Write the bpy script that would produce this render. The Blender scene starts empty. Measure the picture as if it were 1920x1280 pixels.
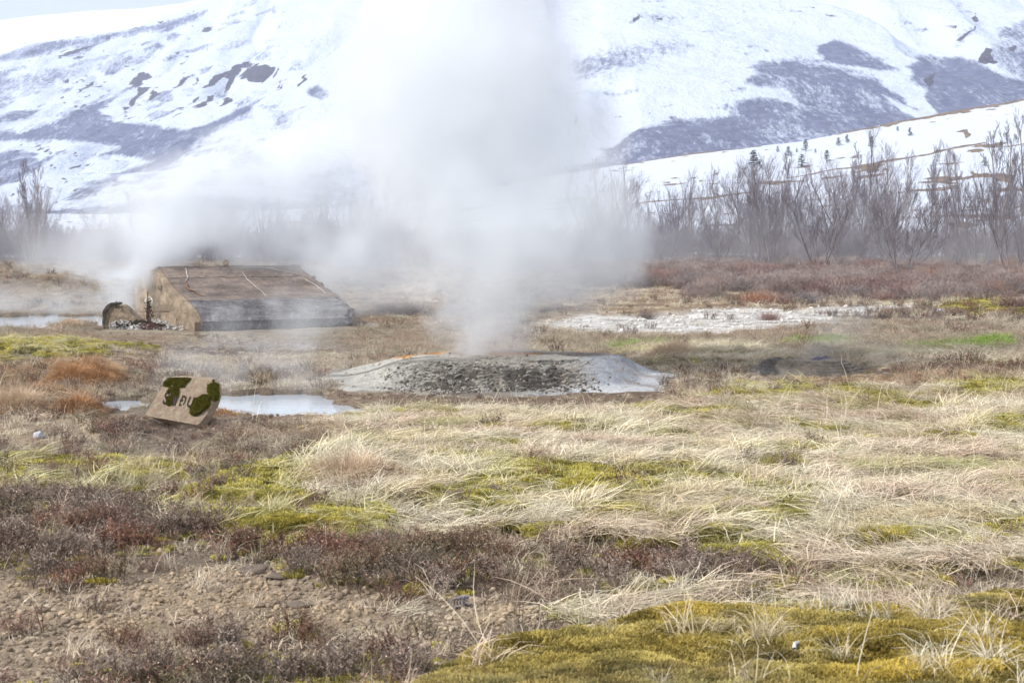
import bpy, bmesh, math, random
import numpy as np
from mathutils import Vector, Matrix

random.seed(7)
rng = np.random.default_rng(11)
SC = bpy.context.scene
COL = SC.collection

# ------------------------------------------------------------------ camera
CAM_H, PITCH, FPX = 1.7, math.atan(200 / 2667.0), 2667.0
cd = bpy.data.cameras.new('camera')
cam = bpy.data.objects.new('camera', cd)
COL.objects.link(cam)
cam.location = (0, 0, CAM_H)
cam.rotation_euler = (math.pi / 2 - PITCH, 0, 0)
cd.lens, cd.sensor_width = 50, 36
cd.clip_start, cd.clip_end = 0.1, 4000
cd.dof.use_dof = True
cd.dof.focus_distance = 17.0
cd.dof.aperture_fstop = 8.0
SC.camera = cam

# ------------------------------------------------------------------ light
SUN_EL, SUN_A = math.radians(40), math.radians(30)
to_sun = Vector((-math.cos(SUN_EL) * math.cos(SUN_A), -math.cos(SUN_EL) * math.sin(SUN_A), math.sin(SUN_EL)))
ld = bpy.data.lights.new('sun', 'SUN')
ld.energy, ld.angle, ld.color = 4.3, math.radians(1.0), (1.0, 0.97, 0.93)
sun = bpy.data.objects.new('sun', ld)
COL.objects.link(sun)
sun.rotation_euler = to_sun.to_track_quat('Z', 'Y').to_euler()

world = bpy.data.worlds.new('World')
SC.world = world
world.use_nodes = True
wt = world.node_tree
wt.nodes.clear()
w_out = wt.nodes.new('ShaderNodeOutputWorld')
w_bg = wt.nodes.new('ShaderNodeBackground')
w_sky = wt.nodes.new('ShaderNodeTexSky')
w_sky.sky_type = 'NISHITA'
w_sky.sun_disc = False
w_sky.sun_elevation = SUN_EL
w_sky.sun_rotation = math.atan2(to_sun.x, to_sun.y)
w_sky.dust_density = 2.0
# a thin, even veil of high cloud over the blue
w_mix = wt.nodes.new('ShaderNodeMix')
w_mix.data_type = 'RGBA'
w_tc = wt.nodes.new('ShaderNodeTexCoord')
w_nz = wt.nodes.new('ShaderNodeTexNoise')
w_nz.inputs['Scale'].default_value = 2.2
w_nz.inputs['Detail'].default_value = 5
w_mr = wt.nodes.new('ShaderNodeMapRange')
w_mr.inputs['From Min'].default_value = 0.3
w_mr.inputs['From Max'].default_value = 0.7
w_mr.inputs['To Min'].default_value = 0.88
w_mr.inputs['To Max'].default_value = 0.98
wt.links.new(w_tc.outputs['Generated'], w_nz.inputs['Vector'])
wt.links.new(w_nz.outputs[0], w_mr.inputs['Value'])
wt.links.new(w_mr.outputs[0], w_mix.inputs[0])
wt.links.new(w_sky.outputs[0], w_mix.inputs[6])
w_mix.inputs[7].default_value = (10.9, 11.7, 13.3, 1)
wt.links.new(w_mix.outputs[2], w_bg.inputs['Color'])
w_bg.inputs['Strength'].default_value = 0.078
wt.links.new(w_bg.outputs[0], w_out.inputs['Surface'])

SC.view_settings.view_transform = 'Standard'
SC.view_settings.look = 'None'
SC.view_settings.exposure = 0.0
SC.view_settings.gamma = 1.0
SC.cycles.use_denoising = True
SC.cycles.use_adaptive_sampling = True
SC.cycles.adaptive_threshold = 0.02
SC.cycles.max_bounces = 14
SC.cycles.diffuse_bounces = 2
SC.cycles.glossy_bounces = 2
SC.cycles.transmission_bounces = 2
SC.cycles.transparent_max_bounces = 6
SC.cycles.volume_bounces = 14

# ------------------------------------------------------------------ picture helpers (only to find world places)
SP, CP = math.sin(PITCH), math.cos(PITCH)


def ray(u, v):
    a, b = (u - 960) / FPX, (640 - v) / FPX
    return np.array([a, CP + b * SP, -SP + b * CP])


def at(u, v, Y):
    d = ray(u, v)
    return Vector((d[0] * Y / d[1], Y, CAM_H + d[2] * Y / d[1]))


def on_ground(u, v, z=0.0):
    d = ray(u, v)
    k = (z - CAM_H) / d[2]
    return Vector((d[0] * k, d[1] * k, z))


def proj(x, y, z=0.0):
    dz = z - CAM_H
    depth = np.maximum(y * CP - dz * SP, 0.3)
    return 960 + FPX * x / depth, 640 - FPX * (y * SP + dz * CP) / depth


def sstep(a, b, x):
    t = np.clip((x - a) / (b - a), 0, 1)
    return t * t * (3 - 2 * t)


def _hash(ix, iy, s):
    h = (ix.astype(np.int64) * 374761393 + iy.astype(np.int64) * 668265263 + s * 1274126177) & 0x7FFFFFFF
    h = ((h ^ (h >> 13)) * 1274126177) & 0x7FFFFFFF
    return ((h ^ (h >> 16)) & 0xFFFF) / 65535.0


def vnoise(x, y, s=0):
    ix, iy = np.floor(x), np.floor(y)
    fx, fy = x - ix, y - iy
    fx, fy = fx * fx * fx * (fx * (fx * 6 - 15) + 10), fy * fy * fy * (fy * (fy * 6 - 15) + 10)
    a, b = _hash(ix, iy, s), _hash(ix + 1, iy, s)
    c, d = _hash(ix, iy + 1, s), _hash(ix + 1, iy + 1, s)
    return (a + (b - a) * fx) * (1 - fy) + (c + (d - c) * fx) * fy


def fbm(x, y, s=0, o=4, g=0.5):
    r, a, t = 0.0, 1.0, 0.0
    for i in range(o):
        r = r + a * (vnoise(x * 2.03 ** i + 7.3 * i, y * 2.03 ** i - 3.1 * i, s + i * 17) - 0.5)
        t += a
        a *= g
    return 2 * r / t


def poly_sd(u, v, pts, vs=1.0):
    """signed distance to a polygon, positive inside; v measured vs times"""
    P = [(p[0], p[1] * vs) for p in pts]
    vv = v * vs
    d2 = np.full(u.shape, 1e18)
    ins = np.zeros(u.shape, bool)
    n = len(P)
    for i in range(n):
        ax, ay = P[i]
        bx, by = P[(i + 1) % n]
        ex, ey = bx - ax, by - ay
        L = ex * ex + ey * ey + 1e-9
        k = np.clip(((u - ax) * ex + (vv - ay) * ey) / L, 0, 1)
        d2 = np.minimum(d2, (u - ax - k * ex) ** 2 + (vv - ay - k * ey) ** 2)
        if abs(ey) > 1e-9:
            c = (ay > vv) != (by > vv)
            ins ^= c & (u < (bx - ax) * (vv - ay) / (by - ay) + ax)
    d = np.sqrt(d2)
    return np.where(ins, d, -d)


# ------------------------------------------------------------------ object helpers
def link(o, parent=None):
    COL.objects.link(o)
    if parent is not None:
        o.parent = parent
    return o


def tag(o, label=None, cat=None, group=None, kind=None):
    if label: o['label'] = label
    if cat: o['category'] = cat
    if group: o['group'] = group
    if kind: o['kind'] = kind
    return o


def empty(name, loc=(0, 0, 0), rz=0.0):
    o = bpy.data.objects.new(name, None)
    o.location = loc
    o.rotation_euler = (0, 0, rz)
    o.empty_display_size = 0.2
    return link(o)


def mesh_np(name, V, F, mat=None, smooth=True):
    """V (n,3), F (m,3|4) arrays, or a list of such F arrays"""
    me = bpy.data.meshes.new(name)
    V = np.asarray(V, np.float32)
    Fs = F if isinstance(F, list) else [F]
    me.vertices.add(len(V))
    me.vertices.foreach_set('co', V.ravel())
    idx, st, tot, c = [], [], [], 0
    for f in Fs:
        f = np.asarray(f, np.int32)
        if not len(f): continue
        k = f.shape[1]
        idx.append(f.ravel())
        st.append(c + np.arange(len(f)) * k)
        tot.append(np.full(len(f), k))
        c += len(f) * k
    me.loops.add(c)
    me.loops.foreach_set('vertex_index', np.concatenate(idx).astype(np.int32))
    n = sum(len(s) for s in st)
    me.polygons.add(n)
    me.polygons.foreach_set('loop_start', np.concatenate(st).astype(np.int32))
    me.polygons.foreach_set('loop_total', np.concatenate(tot).astype(np.int32))
    me.polygons.foreach_set('use_smooth', np.full(n, smooth))
    me.update(calc_edges=True)
    if mat: me.materials.append(mat)
    return me


def obj(name, me, parent=None):
    return link(bpy.data.objects.new(name, me), parent)


def grid_faces(nr, nc):
    i = np.arange((nr - 1) * (nc - 1))
    r, c = i // (nc - 1), i % (nc - 1)
    a = r * nc + c
    return np.stack([a, a + 1, a + nc + 1, a + nc], 1)


def add_attr(me, name, data, kind='FLOAT'):
    a = me.attributes.new(name, kind, 'POINT')
    data = np.asarray(data, np.float32)
    if kind == 'FLOAT':
        a.data.foreach_set('value', data.ravel())
    elif kind == 'FLOAT_VECTOR':
        a.data.foreach_set('vector', data.ravel())
    elif kind == 'FLOAT_COLOR':
        d = np.ones((len(data), 4), np.float32)
        d[:, :3] = data
        a.data.foreach_set('color', d.ravel())


# ------------------------------------------------------------------ materials
class NT:
    def __init__(s, name):
        s.m = bpy.data.materials.new(name)
        s.m.use_nodes = True
        s.t = s.m.node_tree
        s.t.nodes.clear()
        s.out = s.t.nodes.new('ShaderNodeOutputMaterial')

    def n(s, typ, **kw):
        nd = s.t.nodes.new(typ)
        for k, v in kw.items():
            if k.startswith('_'): setattr(nd, k[1:], v)
        return nd

    def l(s, a, b): s.t.links.new(a, b)

    def noise(s, scale, detail=4, rough=0.55, vec=None, dist=0.0):
        nd = s.t.nodes.new('ShaderNodeTexNoise')
        nd.inputs['Scale'].default_value = scale
        nd.inputs['Detail'].default_value = detail
        nd.inputs['Roughness'].default_value = rough
        nd.inputs['Distortion'].default_value = dist
        if vec is None: vec = s.pos()
        s.l(vec, nd.inputs['Vector'])
        return nd.outputs[0]

    def pos(s, scale=(1, 1, 1), rot=(0, 0, 0)):
        tc = s.t.nodes.new('ShaderNodeTexCoord')
        mp = s.t.nodes.new('ShaderNodeMapping')
        mp.inputs['Scale'].default_value = scale
        mp.inputs['Rotation'].default_value = rot
        s.l(tc.outputs['Object'], mp.inputs[0])
        return mp.outputs[0]

    def mr(s, a, f0, f1, t0=0.0, t1=1.0):
        nd = s.t.nodes.new('ShaderNodeMapRange')
        for i, v in zip((1, 2, 3, 4), (f0, f1, t0, t1)):
            nd.inputs[i].default_value = v
        s.l(a, nd.inputs[0])
        return nd.outputs[0]

    def math(s, op, a, b=None):
        nd = s.t.nodes.new('ShaderNodeMath')
        nd.operation = op
        for i, v in enumerate((a, b)):
            if v is None: continue
            if isinstance(v, (int, float)): nd.inputs[i].default_value = v
            else: s.l(v, nd.inputs[i])
        return nd.outputs[0]

    def mix(s, f, a, b, mode='MIX'):
        nd = s.t.nodes.new('ShaderNodeMix')
        nd.data_type = 'RGBA'
        nd.blend_type = mode
        for i, v in ((0, f), (6, a), (7, b)):
            if isinstance(v, (int, float)): nd.inputs[i].default_value = v
            elif isinstance(v, tuple): nd.inputs[i].default_value = (*v, 1)
            else: s.l(v, nd.inputs[i])
        return nd.outputs[2]

    def attr(s, name, typ='GEOMETRY', out='Color'):
        nd = s.t.nodes.new('ShaderNodeAttribute')
        nd.attribute_name = name
        nd.attribute_type = typ
        return nd.outputs[out]

    def bump(s, h, strength=0.5, dist=0.02):
        nd = s.t.nodes.new('ShaderNodeBump')
        nd.inputs['Strength'].default_value = strength
        nd.inputs['Distance'].default_value = dist
        s.l(h, nd.inputs['Height'])
        return nd.outputs[0]

    def principled(s, col, rough=0.9, spec=0.2, normal=None, metal=0.0):
        p = s.t.nodes.new('ShaderNodeBsdfPrincipled')
        for k, v in (('Base Color', col), ('Roughness', rough), ('Specular IOR Level', spec), ('Metallic', metal)):
            if isinstance(v, tuple): p.inputs[k].default_value = (*v, 1)
            elif isinstance(v, (int, float)): p.inputs[k].default_value = v
            else: s.l(v, p.inputs[k])
        if normal is not None: s.l(normal, p.inputs['Normal'])
        s.l(p.outputs[0], s.out.inputs['Surface'])
        return s.m


def veg_material(name, trans=0.25):
    """plant matter: tint per instanced clump, shade per blade"""
    n = NT(name)
    c = n.mix(1.0, n.attr('tint', 'INSTANCER'), n.attr('shade'), 'MULTIPLY')
    d, t, m = n.n('ShaderNodeBsdfDiffuse'), n.n('ShaderNodeBsdfTranslucent'), n.n('ShaderNodeMixShader')
    n.l(c, d.inputs[0]); n.l(c, t.inputs[0])
    m.inputs[0].default_value = trans
    n.l(d.outputs[0], m.inputs[1]); n.l(t.outputs[0], m.inputs[2])
    n.l(m.outputs[0], n.out.inputs['Surface'])
    return n.m


def plant_material(name, col, col2=None, trans=0.0, scale=3.0):
    n = NT(name)
    c = n.mix(n.mr(n.noise(scale, 3), .35, .65), col, col2 or col)
    d = n.n('ShaderNodeBsdfDiffuse')
    n.l(c, d.inputs[0])
    if trans:
        t, m = n.n('ShaderNodeBsdfTranslucent'), n.n('ShaderNodeMixShader')
        n.l(c, t.inputs[0]); m.inputs[0].default_value = trans
        n.l(d.outputs[0], m.inputs[1]); n.l(t.outputs[0], m.inputs[2])
        n.l(m.outputs[0], n.out.inputs['Surface'])
    else:
        n.l(d.outputs[0], n.out.inputs['Surface'])
    return n.m


# ground: soil colours come from the zone painted per vertex
def ground_material():
    n = NT('heath_soil')
    base = n.attr('soil')
    big = n.mr(n.noise(1.7, 6, .65), .3, .7, .78, 1.22)
    fine = n.mr(n.noise(38, 4, .7), .3, .7, .62, 1.36)
    grit = n.mr(n.noise(150, 2, .6), .35, .65, .8, 1.2)
    v = n.math('MULTIPLY', n.math('MULTIPLY', big, fine), grit)
    c = n.n('ShaderNodeVectorMath', _operation='SCALE')
    n.l(base, c.inputs[0]); n.l(v, c.inputs[3])
    h = n.math('ADD', n.noise(30, 5, .7), n.math('MULTIPLY', n.noise(110, 3, .6), .35))
    return n.principled(c.outputs[0], .95, .15, n.bump(h, .8, .03))


M_GROUND = ground_material()
M_STRAW = veg_material('dry_grass_blades', .22)
M_MOSS = veg_material('moss_tips', .30)
M_HEATH = veg_material('heather_sprigs', .12)


def pebble_material():
    n = NT('pebbles')
    c = n.mix(1.0, n.attr('tint', 'INSTANCER'), n.mix(n.mr(n.noise(60, 3), .3, .7), (.75, .75, .75), (1.2, 1.15, 1.1)), 'MULTIPLY')
    return n.principled(c, .9, .2)


M_PEB = pebble_material()


def rock_material(name, a, b, c3=None, scale=6, bump=.6, dist=.02, rough=.9):
    n = NT(name)
    c = n.mix(n.mr(n.noise(scale, 6, .65), .35, .65), a, b)
    if c3: c = n.mix(n.mr(n.noise(scale * 2.7, 5, .6), .52, .62), c, c3)
    f = n.mr(n.noise(scale * 14, 4, .7), .3, .7, .75, 1.2)
    s = n.n('ShaderNodeVectorMath', _operation='SCALE')
    n.l(c, s.inputs[0]); n.l(f, s.inputs[3])
    h = n.math('ADD', n.noise(scale * 3, 6, .7), n.math('MULTIPLY', n.noise(scale * 15, 3), .4))
    return n.principled(s.outputs[0], rough, .25, n.bump(h, bump, dist))


def attr_rock_material(name, scale=10, bump=.7, dist=.03):
    n = NT(name)
    f = n.mr(n.noise(scale * 4, 5, .7), .3, .7, .68, 1.28)
    s = n.n('ShaderNodeVectorMath', _operation='SCALE')
    n.l(n.attr('soil'), s.inputs[0]); n.l(f, s.inputs[3])
    h = n.math('ADD', n.noise(scale * 2, 7, .7), n.math('MULTIPLY', n.noise(scale * 9, 3), .4))
    return n.principled(s.outputs[0], .85, .3, n.bump(h, bump, dist))


def water_material(name, tint, rough=.12):
    n = NT(name)
    h = n.noise(6, 3, .5, vec=n.pos((1, 2.5, 1)))
    return n.principled(tint, rough, .7, n.bump(h, .25, .01))


# ------------------------------------------------------------------ zones of the ground
ZN = ['heath', 'straw', 'moss', 'heather', 'gravel', 'sinter', 'rust', 'mud', 'green', 'pale', 'bank', 'pool', 'terrace', 'brush', 'snow']
ZI = {k: i for i, k in enumerate(ZN)}
SOIL = np.array([
    (.215, .17, .125), (.30, .25, .155), (.30, .26, .05), (.10, .065, .05), (.36, .275, .185), (.60, .57, .52),
    (.26, .15, .075), (.16, .11, .075), (.22, .30, .06), (.29, .24, .17), (.22, .17, .03), (.15, .13, .11), (.25, .17, .105), (.20, .145, .10), (.60, .63, .70)])

# (zone, polygon in flat-ground picture coordinates, edge softness, strength)
ZP = [
    ('pale', [(-400, 612), (660, 612), (860, 620), (860, 660), (600, 645), (300, 645), (-400, 640)], 12, .9),
    ('terrace', [(640, 545), (830, 535), (830, 600), (760, 612), (660, 600)], 10, .9),
    ('terrace', [(1050, 545), (1150, 520), (1330, 535), (1560, 560), (1760, 570), (1560, 575), (1240, 590), (1050, 600)], 8, .95),
    ('sinter', [(1000, 605), (1100, 592), (1240, 590), (1420, 578), (1560, 573), (1760, 568), (1900, 560), (2400, 552), (2400, 566), (1900, 572), (1700, 590), (1580, 602), (1430, 612), (1330, 628), (1150, 625), (1040, 622)], 7, 1.0),
    ('heather', [(1500, 592), (1640, 590), (1740, 575), (1930, 570), (2300, 572), (2300, 592), (1920, 602), (1740, 600), (1600, 604)], 8, .85),
    ('moss', [(1770, 578), (1850, 570), (2000, 572), (2000, 588), (1860, 592), (1780, 590)], 6, .9),
    ('brush', [(1100, 503), (1400, 500), (2500, 498), (2500, 552), (1900, 556), (1700, 572), (1420, 578), (1280, 565), (1300, 545), (1160, 540), (1100, 535)], 10, 1.0),
    ('straw', [(1300, 500), (1500, 503), (1600, 512), (1340, 512)], 6, .8),
    ('straw', [(1640, 512), (1920, 512), (1920, 524), (1680, 524)], 6, .8),
    ('pale', [(1030, 640), (1340, 628), (1600, 606), (2300, 598), (2300, 700), (1600, 680), (1300, 690), (1180, 680), (1050, 660)], 10, .85),
    ('straw', [(1180, 660), (1300, 645), (1420, 655), (1480, 668), (1430, 680), (1220, 682)], 8, .8),
    ('straw', [(1600, 655), (1820, 660), (2200, 670), (2200, 688), (1650, 690)], 8, .7),
    ('green', [(1130, 648), (1300, 642), (1290, 652), (1150, 656)], 6, .8),
    ('green', [(1480, 636), (1590, 632), (1580, 648), (1490, 646)], 6, .7),
    ('green', [(1690, 648), (1800, 640), (1905, 634), (1910, 646), (1820, 656), (1700, 656)], 6, .95),
    ('mud', [(640, 748), (760, 735), (1240, 728), (1300, 742), (1260, 762), (1050, 768), (900, 770), (700, 768)], 8, .95),
    ('gravel', [(1200, 692), (1430, 685), (1480, 705), (1420, 728), (1260, 735)], 8, .8),
    ('rust', [(1480, 712), (1620, 700), (1800, 700), (2000, 706), (1900, 722), (1700, 732), (1520, 732)], 8, .7),
    ('heather', [(1620, 690), (1750, 682), (2200, 684), (2200, 704), (1760, 706), (1640, 704)], 8, .6),
    ('mud', [(180, 660), (420, 650), (640, 660), (620, 700), (600, 740), (430, 735), (330, 720), (200, 690)], 12, .55),
    ('heather', [(340, 630), (500, 640), (480, 662), (360, 668), (250, 660)], 8, .5),
    ('moss', [(-300, 640), (0, 636), (180, 645), (310, 656), (180, 676), (0, 690), (-300, 690)], 8, .85),
    ('rust', [(60, 695), (160, 682), (225, 700), (215, 728), (90, 732)], 8, .95),
    ('rust', [(-200, 700), (40, 700), (40, 730), (-200, 730)], 8, .7),
    ('rust', [(-200, 738), (60, 732), (190, 745), (200, 775), (60, 785), (-200, 785)], 8, .75),
    ('rust', [(400, 768), (520, 772), (620, 778), (560, 784), (420, 782)], 6, .7),
    ('gravel', [(-300, 788), (60, 780), (210, 792), (220, 818), (110, 832), (-300, 835)], 8, .95),
    ('heather', [(180, 800), (300, 785), (430, 800), (520, 795), (480, 815), (380, 828), (220, 830)], 9, .8),
    ('pale', [(430, 800), (640, 782), (780, 775), (780, 800), (620, 830), (480, 870), (330, 920), (200, 910), (320, 850)], 10, .9),
    ('moss', [(-300, 870), (120, 862), (300, 870), (430, 875), (300, 925), (120, 935), (-300, 930)], 12, .65),
    ('straw', [(640, 775), (760, 770), (1050, 775), (1280, 752), (1400, 722), (1520, 735), (1700, 735), (1900, 715), (2500, 715), (2500, 1105), (1700, 1100), (1450, 1080), (1250, 1040), (1020, 1010), (760, 1000), (540, 930), (600, 870), (700, 830), (600, 810)], 10, 1.0),
    ('moss', [(290, 950), (400, 905), (470, 880), (600, 850), (720, 840), (700, 862), (600, 890), (545, 930), (700, 950), (760, 985), (720, 1015), (560, 1020), (420, 1000), (300, 975)], 12, .95),
    ('heather', [(-300, 945), (100, 940), (260, 955), (380, 990), (350, 1015), (200, 1050), (0, 1075), (-300, 1080)], 14, .95),
    ('heather', [(380, 1015), (560, 1018), (740, 1025), (930, 1030), (1000, 1075), (950, 1115), (830, 1135), (660, 1120), (560, 1080), (420, 1055)], 12, .97),
    ('heather', [(1010, 1060), (1250, 1070), (1480, 1090), (1500, 1130), (1200, 1130), (1000, 1100)], 14, .75),
    ('gravel', [(-300, 1100), (200, 1080), (420, 1060), (620, 1095), (900, 1140), (1120, 1145), (1050, 1200), (850, 1260), (700, 1290), (-300, 1290)], 16, .95),
    ('heather', [(30, 1095), (160, 1085), (190, 1110), (60, 1120)], 8, .9),
    ('heather', [(530, 1190), (640, 1175), (660, 1205), (540, 1215)], 8, .8),
    ('heather', [(-300, 1262), (200, 1240), (380, 1205), (500, 1200), (620, 1245), (800, 1225), (900, 1250), (800, 1500), (-300, 1600)], 16, .6),
    ('straw', [(1020, 1160), (1200, 1132), (1450, 1118), (1720, 1100), (1720, 1172), (1400, 1192), (1180, 1204), (1040, 1200)], 10, .8),
    ('bank', [(700, 1390), (800, 1315), (900, 1272), (1050, 1225), (1180, 1198), (1400, 1185), (1650, 1168), (1920, 1150), (2600, 1130), (4500, 1100), (6000, 4000), (500, 4000), (560, 1600)], 12, 1.0),
    ('snow', [(-6000, 479), (7000, 479), (7000, 400), (-6000, 400)], 4, 1.0),
    ('pool', [(185, 746), (240, 741), (300, 744), (300, 764), (230, 769), (195, 760)], 3, 1.0),
    ('pool', [(330, 742), (420, 735), (560, 737), (630, 748), (690, 760), (690, 772), (600, 779), (470, 778), (380, 772)], 3, 1.0),
    ('pool', [(-300, 588), (60, 586), (240, 590), (240, 612), (60, 618), (-300, 622)], 3, 1.0),
    ('pool', [(655, 600), (745, 598), (750, 606), (700, 611), (655, 610)], 3, 1.0),
    ('pool', [(-40, 722), (28, 722), (34, 731), (-40, 736)], 2, 1.0),
    ('pool', [(148, 690), (178, 688), (180, 698), (150, 699)], 2, 1.0),
]
MOSS_SPOTS = [(1050, 905, 130, 18), (900, 955, 70, 18), (1225, 888, 85, 11), (1000, 805, 80, 6), (1510, 748, 80, 7), (1640, 750, 60, 6), (1700, 768, 90, 6), (1860, 735, 80, 9),
              (1890, 800, 60, 11), (1450, 985, 70, 22), (1380, 1050, 110, 20), (1355, 915, 60, 9), (1130, 935, 90, 10), (1290, 780, 90, 6), (1530, 808, 40, 7), (1560, 855, 60, 8),
              (640, 985, 90, 14), (1480, 880, 60, 6), (1760, 820, 40, 5), (1160, 975, 60, 9), (1890, 1010, 60, 16), (1350, 740, 60, 5), (860, 880, 60, 8), (1700, 1040, 90, 12), (960, 985, 50, 9)]


def zones(x, y):
    x, y = np.asarray(x, float), np.asarray(y, float)
    u, v = proj(x, np.maximum(y, 1.6))
    n1, n2 = fbm(x * .9, y * .9, 3, 4), fbm(x * .9, y * .9, 9, 4)
    n3 = fbm(x * 5, y * 5, 21, 3)
    sc = np.clip((v - 440) / 300, .1, 3)
    u = u + (55 * n1 + 22 * n3) * sc
    v = v + (13 * n2 + 7 * n3) * sc
    W = np.zeros(x.shape + (len(ZN),))
    W[..., 0] = 1
    for z, P, soft, k in ZP:
        us = [p[0] for p in P]; vs_ = [p[1] for p in P]
        m = (u > min(us) - 60) & (u < max(us) + 60) & (v > min(vs_) - 40) & (v < max(vs_) + 40)
        if not m.any(): continue
        s = soft
        g = sstep(-s, s, poly_sd(u[m], v[m], P, 2.5)) * k
        if z not in ('pool', 'snow', 'bank') and k < 1:
            g = g * np.clip(1 + (1.2 - k) * 3 * fbm(x[m] * 2.2, y[m] * 2.2, ZI[z] * 5, 3), 0, 1)
        Wm = W[m] * (1 - g[:, None])
        Wm[:, ZI[z]] += g
        W[m] = Wm
    st = W[..., ZI['straw']]
    for cx, cy, rx, ry in MOSS_SPOTS:
        g = sstep(1.25, .7, np.hypot((u - cx) / (rx * 1.2), (v - cy) / (ry * 1.45))) * (st > .2)
        W *= (1 - g[..., None])
        W[..., ZI['moss']] += g
    # ragged moss showing between straw
    g = sstep(.20, .42, fbm(x * 1.6, y * 2.4, 77, 4)) * W[..., ZI['straw']] * .8
    W[..., ZI['moss']] += g
    W[..., ZI['straw']] -= g
    return W


def height(x, y, W=None):
    x, y = np.asarray(x, float), np.asarray(y, float)
    if W is None: W = zones(x, y)
    u, v = proj(x, np.maximum(y, 1.6))
    h = .035 * fbm(x * .45, y * .45, 31, 3) + .012 * fbm(x * 3, y * 3, 5, 3)
    near = sstep(60, 18, y)
    cush = np.abs(fbm(x * 3.2, y * 3.2, 51, 3))
    h += W[..., ZI['moss']] * (.03 + .05 * (1 - 2 * cush)) * near
    h += W[..., ZI['bank']] * (.055 * (1 - 2 * np.abs(fbm(x * 1.2, y * 1.9, 61, 4))) + .012 * fbm(x * 9, y * 9, 63, 3)) * near
    h += W[..., ZI['straw']] * (.03 + .055 * fbm(x * 1.7, y * 2.6, 41, 3)) * near
    h += W[..., ZI['gravel']] * (.016 * fbm(x * 7, y * 9, 45, 4) - .012 * np.exp(-(fbm(x * 4, y * 5, 47, 3) / .05) ** 2)) * near
    h += W[..., ZI['heather']] * .03 * near
    # foreground moss bank
    sd = poly_sd(u, v, [z for z in ZP if z[0] == 'bank'][0][1], 1.0)
    m = y < 9
    h += np.where(m, .21 * sstep(-12, 90, sd) + .05 * sstep(60, 300, sd) * (1 + fbm(x * 1.2, y * 1.2, 91, 3)), 0)
    # grassy bank left of the pool
    def bump(cu, cv, ru, rv, hh):
        d = np.hypot((u - cu) / ru, (v - cv) / rv)
        return hh * sstep(1.1, .35, d)
    h += bump(90, 668, 240, 26, .11) + bump(130, 708, 85, 20, .13) + bump(190, 712, 45, 14, .10) + bump(20, 705, 60, 16, .06)
    h += bump(130, 764, 80, 18, .10) + bump(20, 760, 90, 20, .08) + bump(660, 880, 110, 30, .10) + bump(760, 945, 80, 18, .06)
    h += bump(130, 617, 60, 10, .12) + bump(1850, 582, 110, 12, .14) + bump(1300, 668, 120, 16, .06) + bump(1340, 1010, 120, 30, .06)
    h += W[..., ZI['terrace']] * (.10 * np.round(3 * vnoise(x * .25, y * .55, 71)) / 3) * sstep(24, 30, y)
    # hummocks far left beyond the pond
    h += sstep(33, 40, y) * sstep(80, 62, y) * sstep(-4, -9, x) * (.28 + .5 * fbm(x * .35, y * .22, 81, 3))
    h += sstep(44, 60, y) * sstep(-4, 6, x) * (.10 + .25 * fbm(x * .3, y * .2, 83, 3))
    h -= bump(335, 800, 75, 12, .045)
    h -= W[..., ZI['pool']] * (.13 + .09 * fbm(x * 2.2, y * 2.2, 95, 3))
    return h


# ------------------------------------------------------------------ ground sheet
def build_ground():
    t = np.concatenate([np.linspace(-5, -.74, 26)[:-1], np.linspace(-.74, -.43, 80)[:-1], np.linspace(-.43, .43, 430), np.linspace(.43, .74, 80)[1:], np.linspace(.74, 5, 26)[1:]])
    D = np.concatenate([np.linspace(-60, 3.6, 24)[:-1], np.exp(np.linspace(math.log(3.6), math.log(112), 640))])
    T, DD = np.meshgrid(t, D)
    w = np.maximum(DD, 3.6)
    # away from the view keep rows from pinching
    X = T * w + np.where(np.abs(T) > .74, np.sign(T) * (np.abs(T) - .74) * np.maximum(0, 30 - w), 0)
    Y = DD
    W = zones(X, Y)
    H = height(X, Y, W)
    V = np.stack([X, Y, H], -1).reshape(-1, 3)
    me = mesh_np('ground', V, grid_faces(len(D), len(t)), M_GROUND)
    Wf = W.reshape(-1, len(ZN))
    soil = Wf @ SOIL
    x, y = V[:, 0], V[:, 1]
    # reddish and grey drifts of colour in the open ground
    n = fbm(x * .7, y * .9, 201, 4)[:, None]
    soil = soil * (1 + .25 * n)
    pk = np.clip(fbm(x * .5, y * .8, 205, 3), 0, 1)[:, None] * (Wf[:, [0]] + Wf[:, [9]])
    soil = soil * (1 - pk * .5) + np.array([.27, .16, .12]) * pk * .5
    # pale and rusty bands across the eroded terraces
    tb = sstep(.05, .3, fbm(x * .35, y * 1.6, 208, 4))[:, None] * Wf[:, [ZI['terrace']]]
    soil = soil * (1 - tb * .7) + np.array([.42, .33, .23]) * tb * .7
    # crusty grey crumbs and dark specks over sinter
    sp = sstep(.12, .4, fbm(x * 2.5, y * 4.5, 210, 4))[:, None] * Wf[:, [5]]
    soil = soil * (1 - sp * .65) + np.array([.20, .16, .13]) * sp * .65
    add_attr(me, 'soil', soil, 'FLOAT_COLOR')
    tag(obj('ground', me), kind='structure')


build_ground()


def gz(x, y):
    return float(height(np.array([x]), np.array([y]))[0])


def place(u, v):
    """ground point seen at picture position, with the real height"""
    p = on_ground(u, v)
    for _ in range(4):
        p = on_ground(u, v, gz(p.x, p.y))
    return p


# ------------------------------------------------------------------ water
M_WATER = water_material('pale_pool_water', (.50, .55, .60), .06)


def water(name, pts, z):
    bm = bmesh.new()
    vs = [bm.verts.new((on_ground(u, v).x, on_ground(u, v).y, z)) for u, v in pts]
    bm.faces.new(vs)
    me = bpy.data.meshes.new(name)
    bm.to_mesh(me); bm.free()
    me.materials.append(M_WATER)
    tag(obj(name, me), kind='structure')


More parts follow.
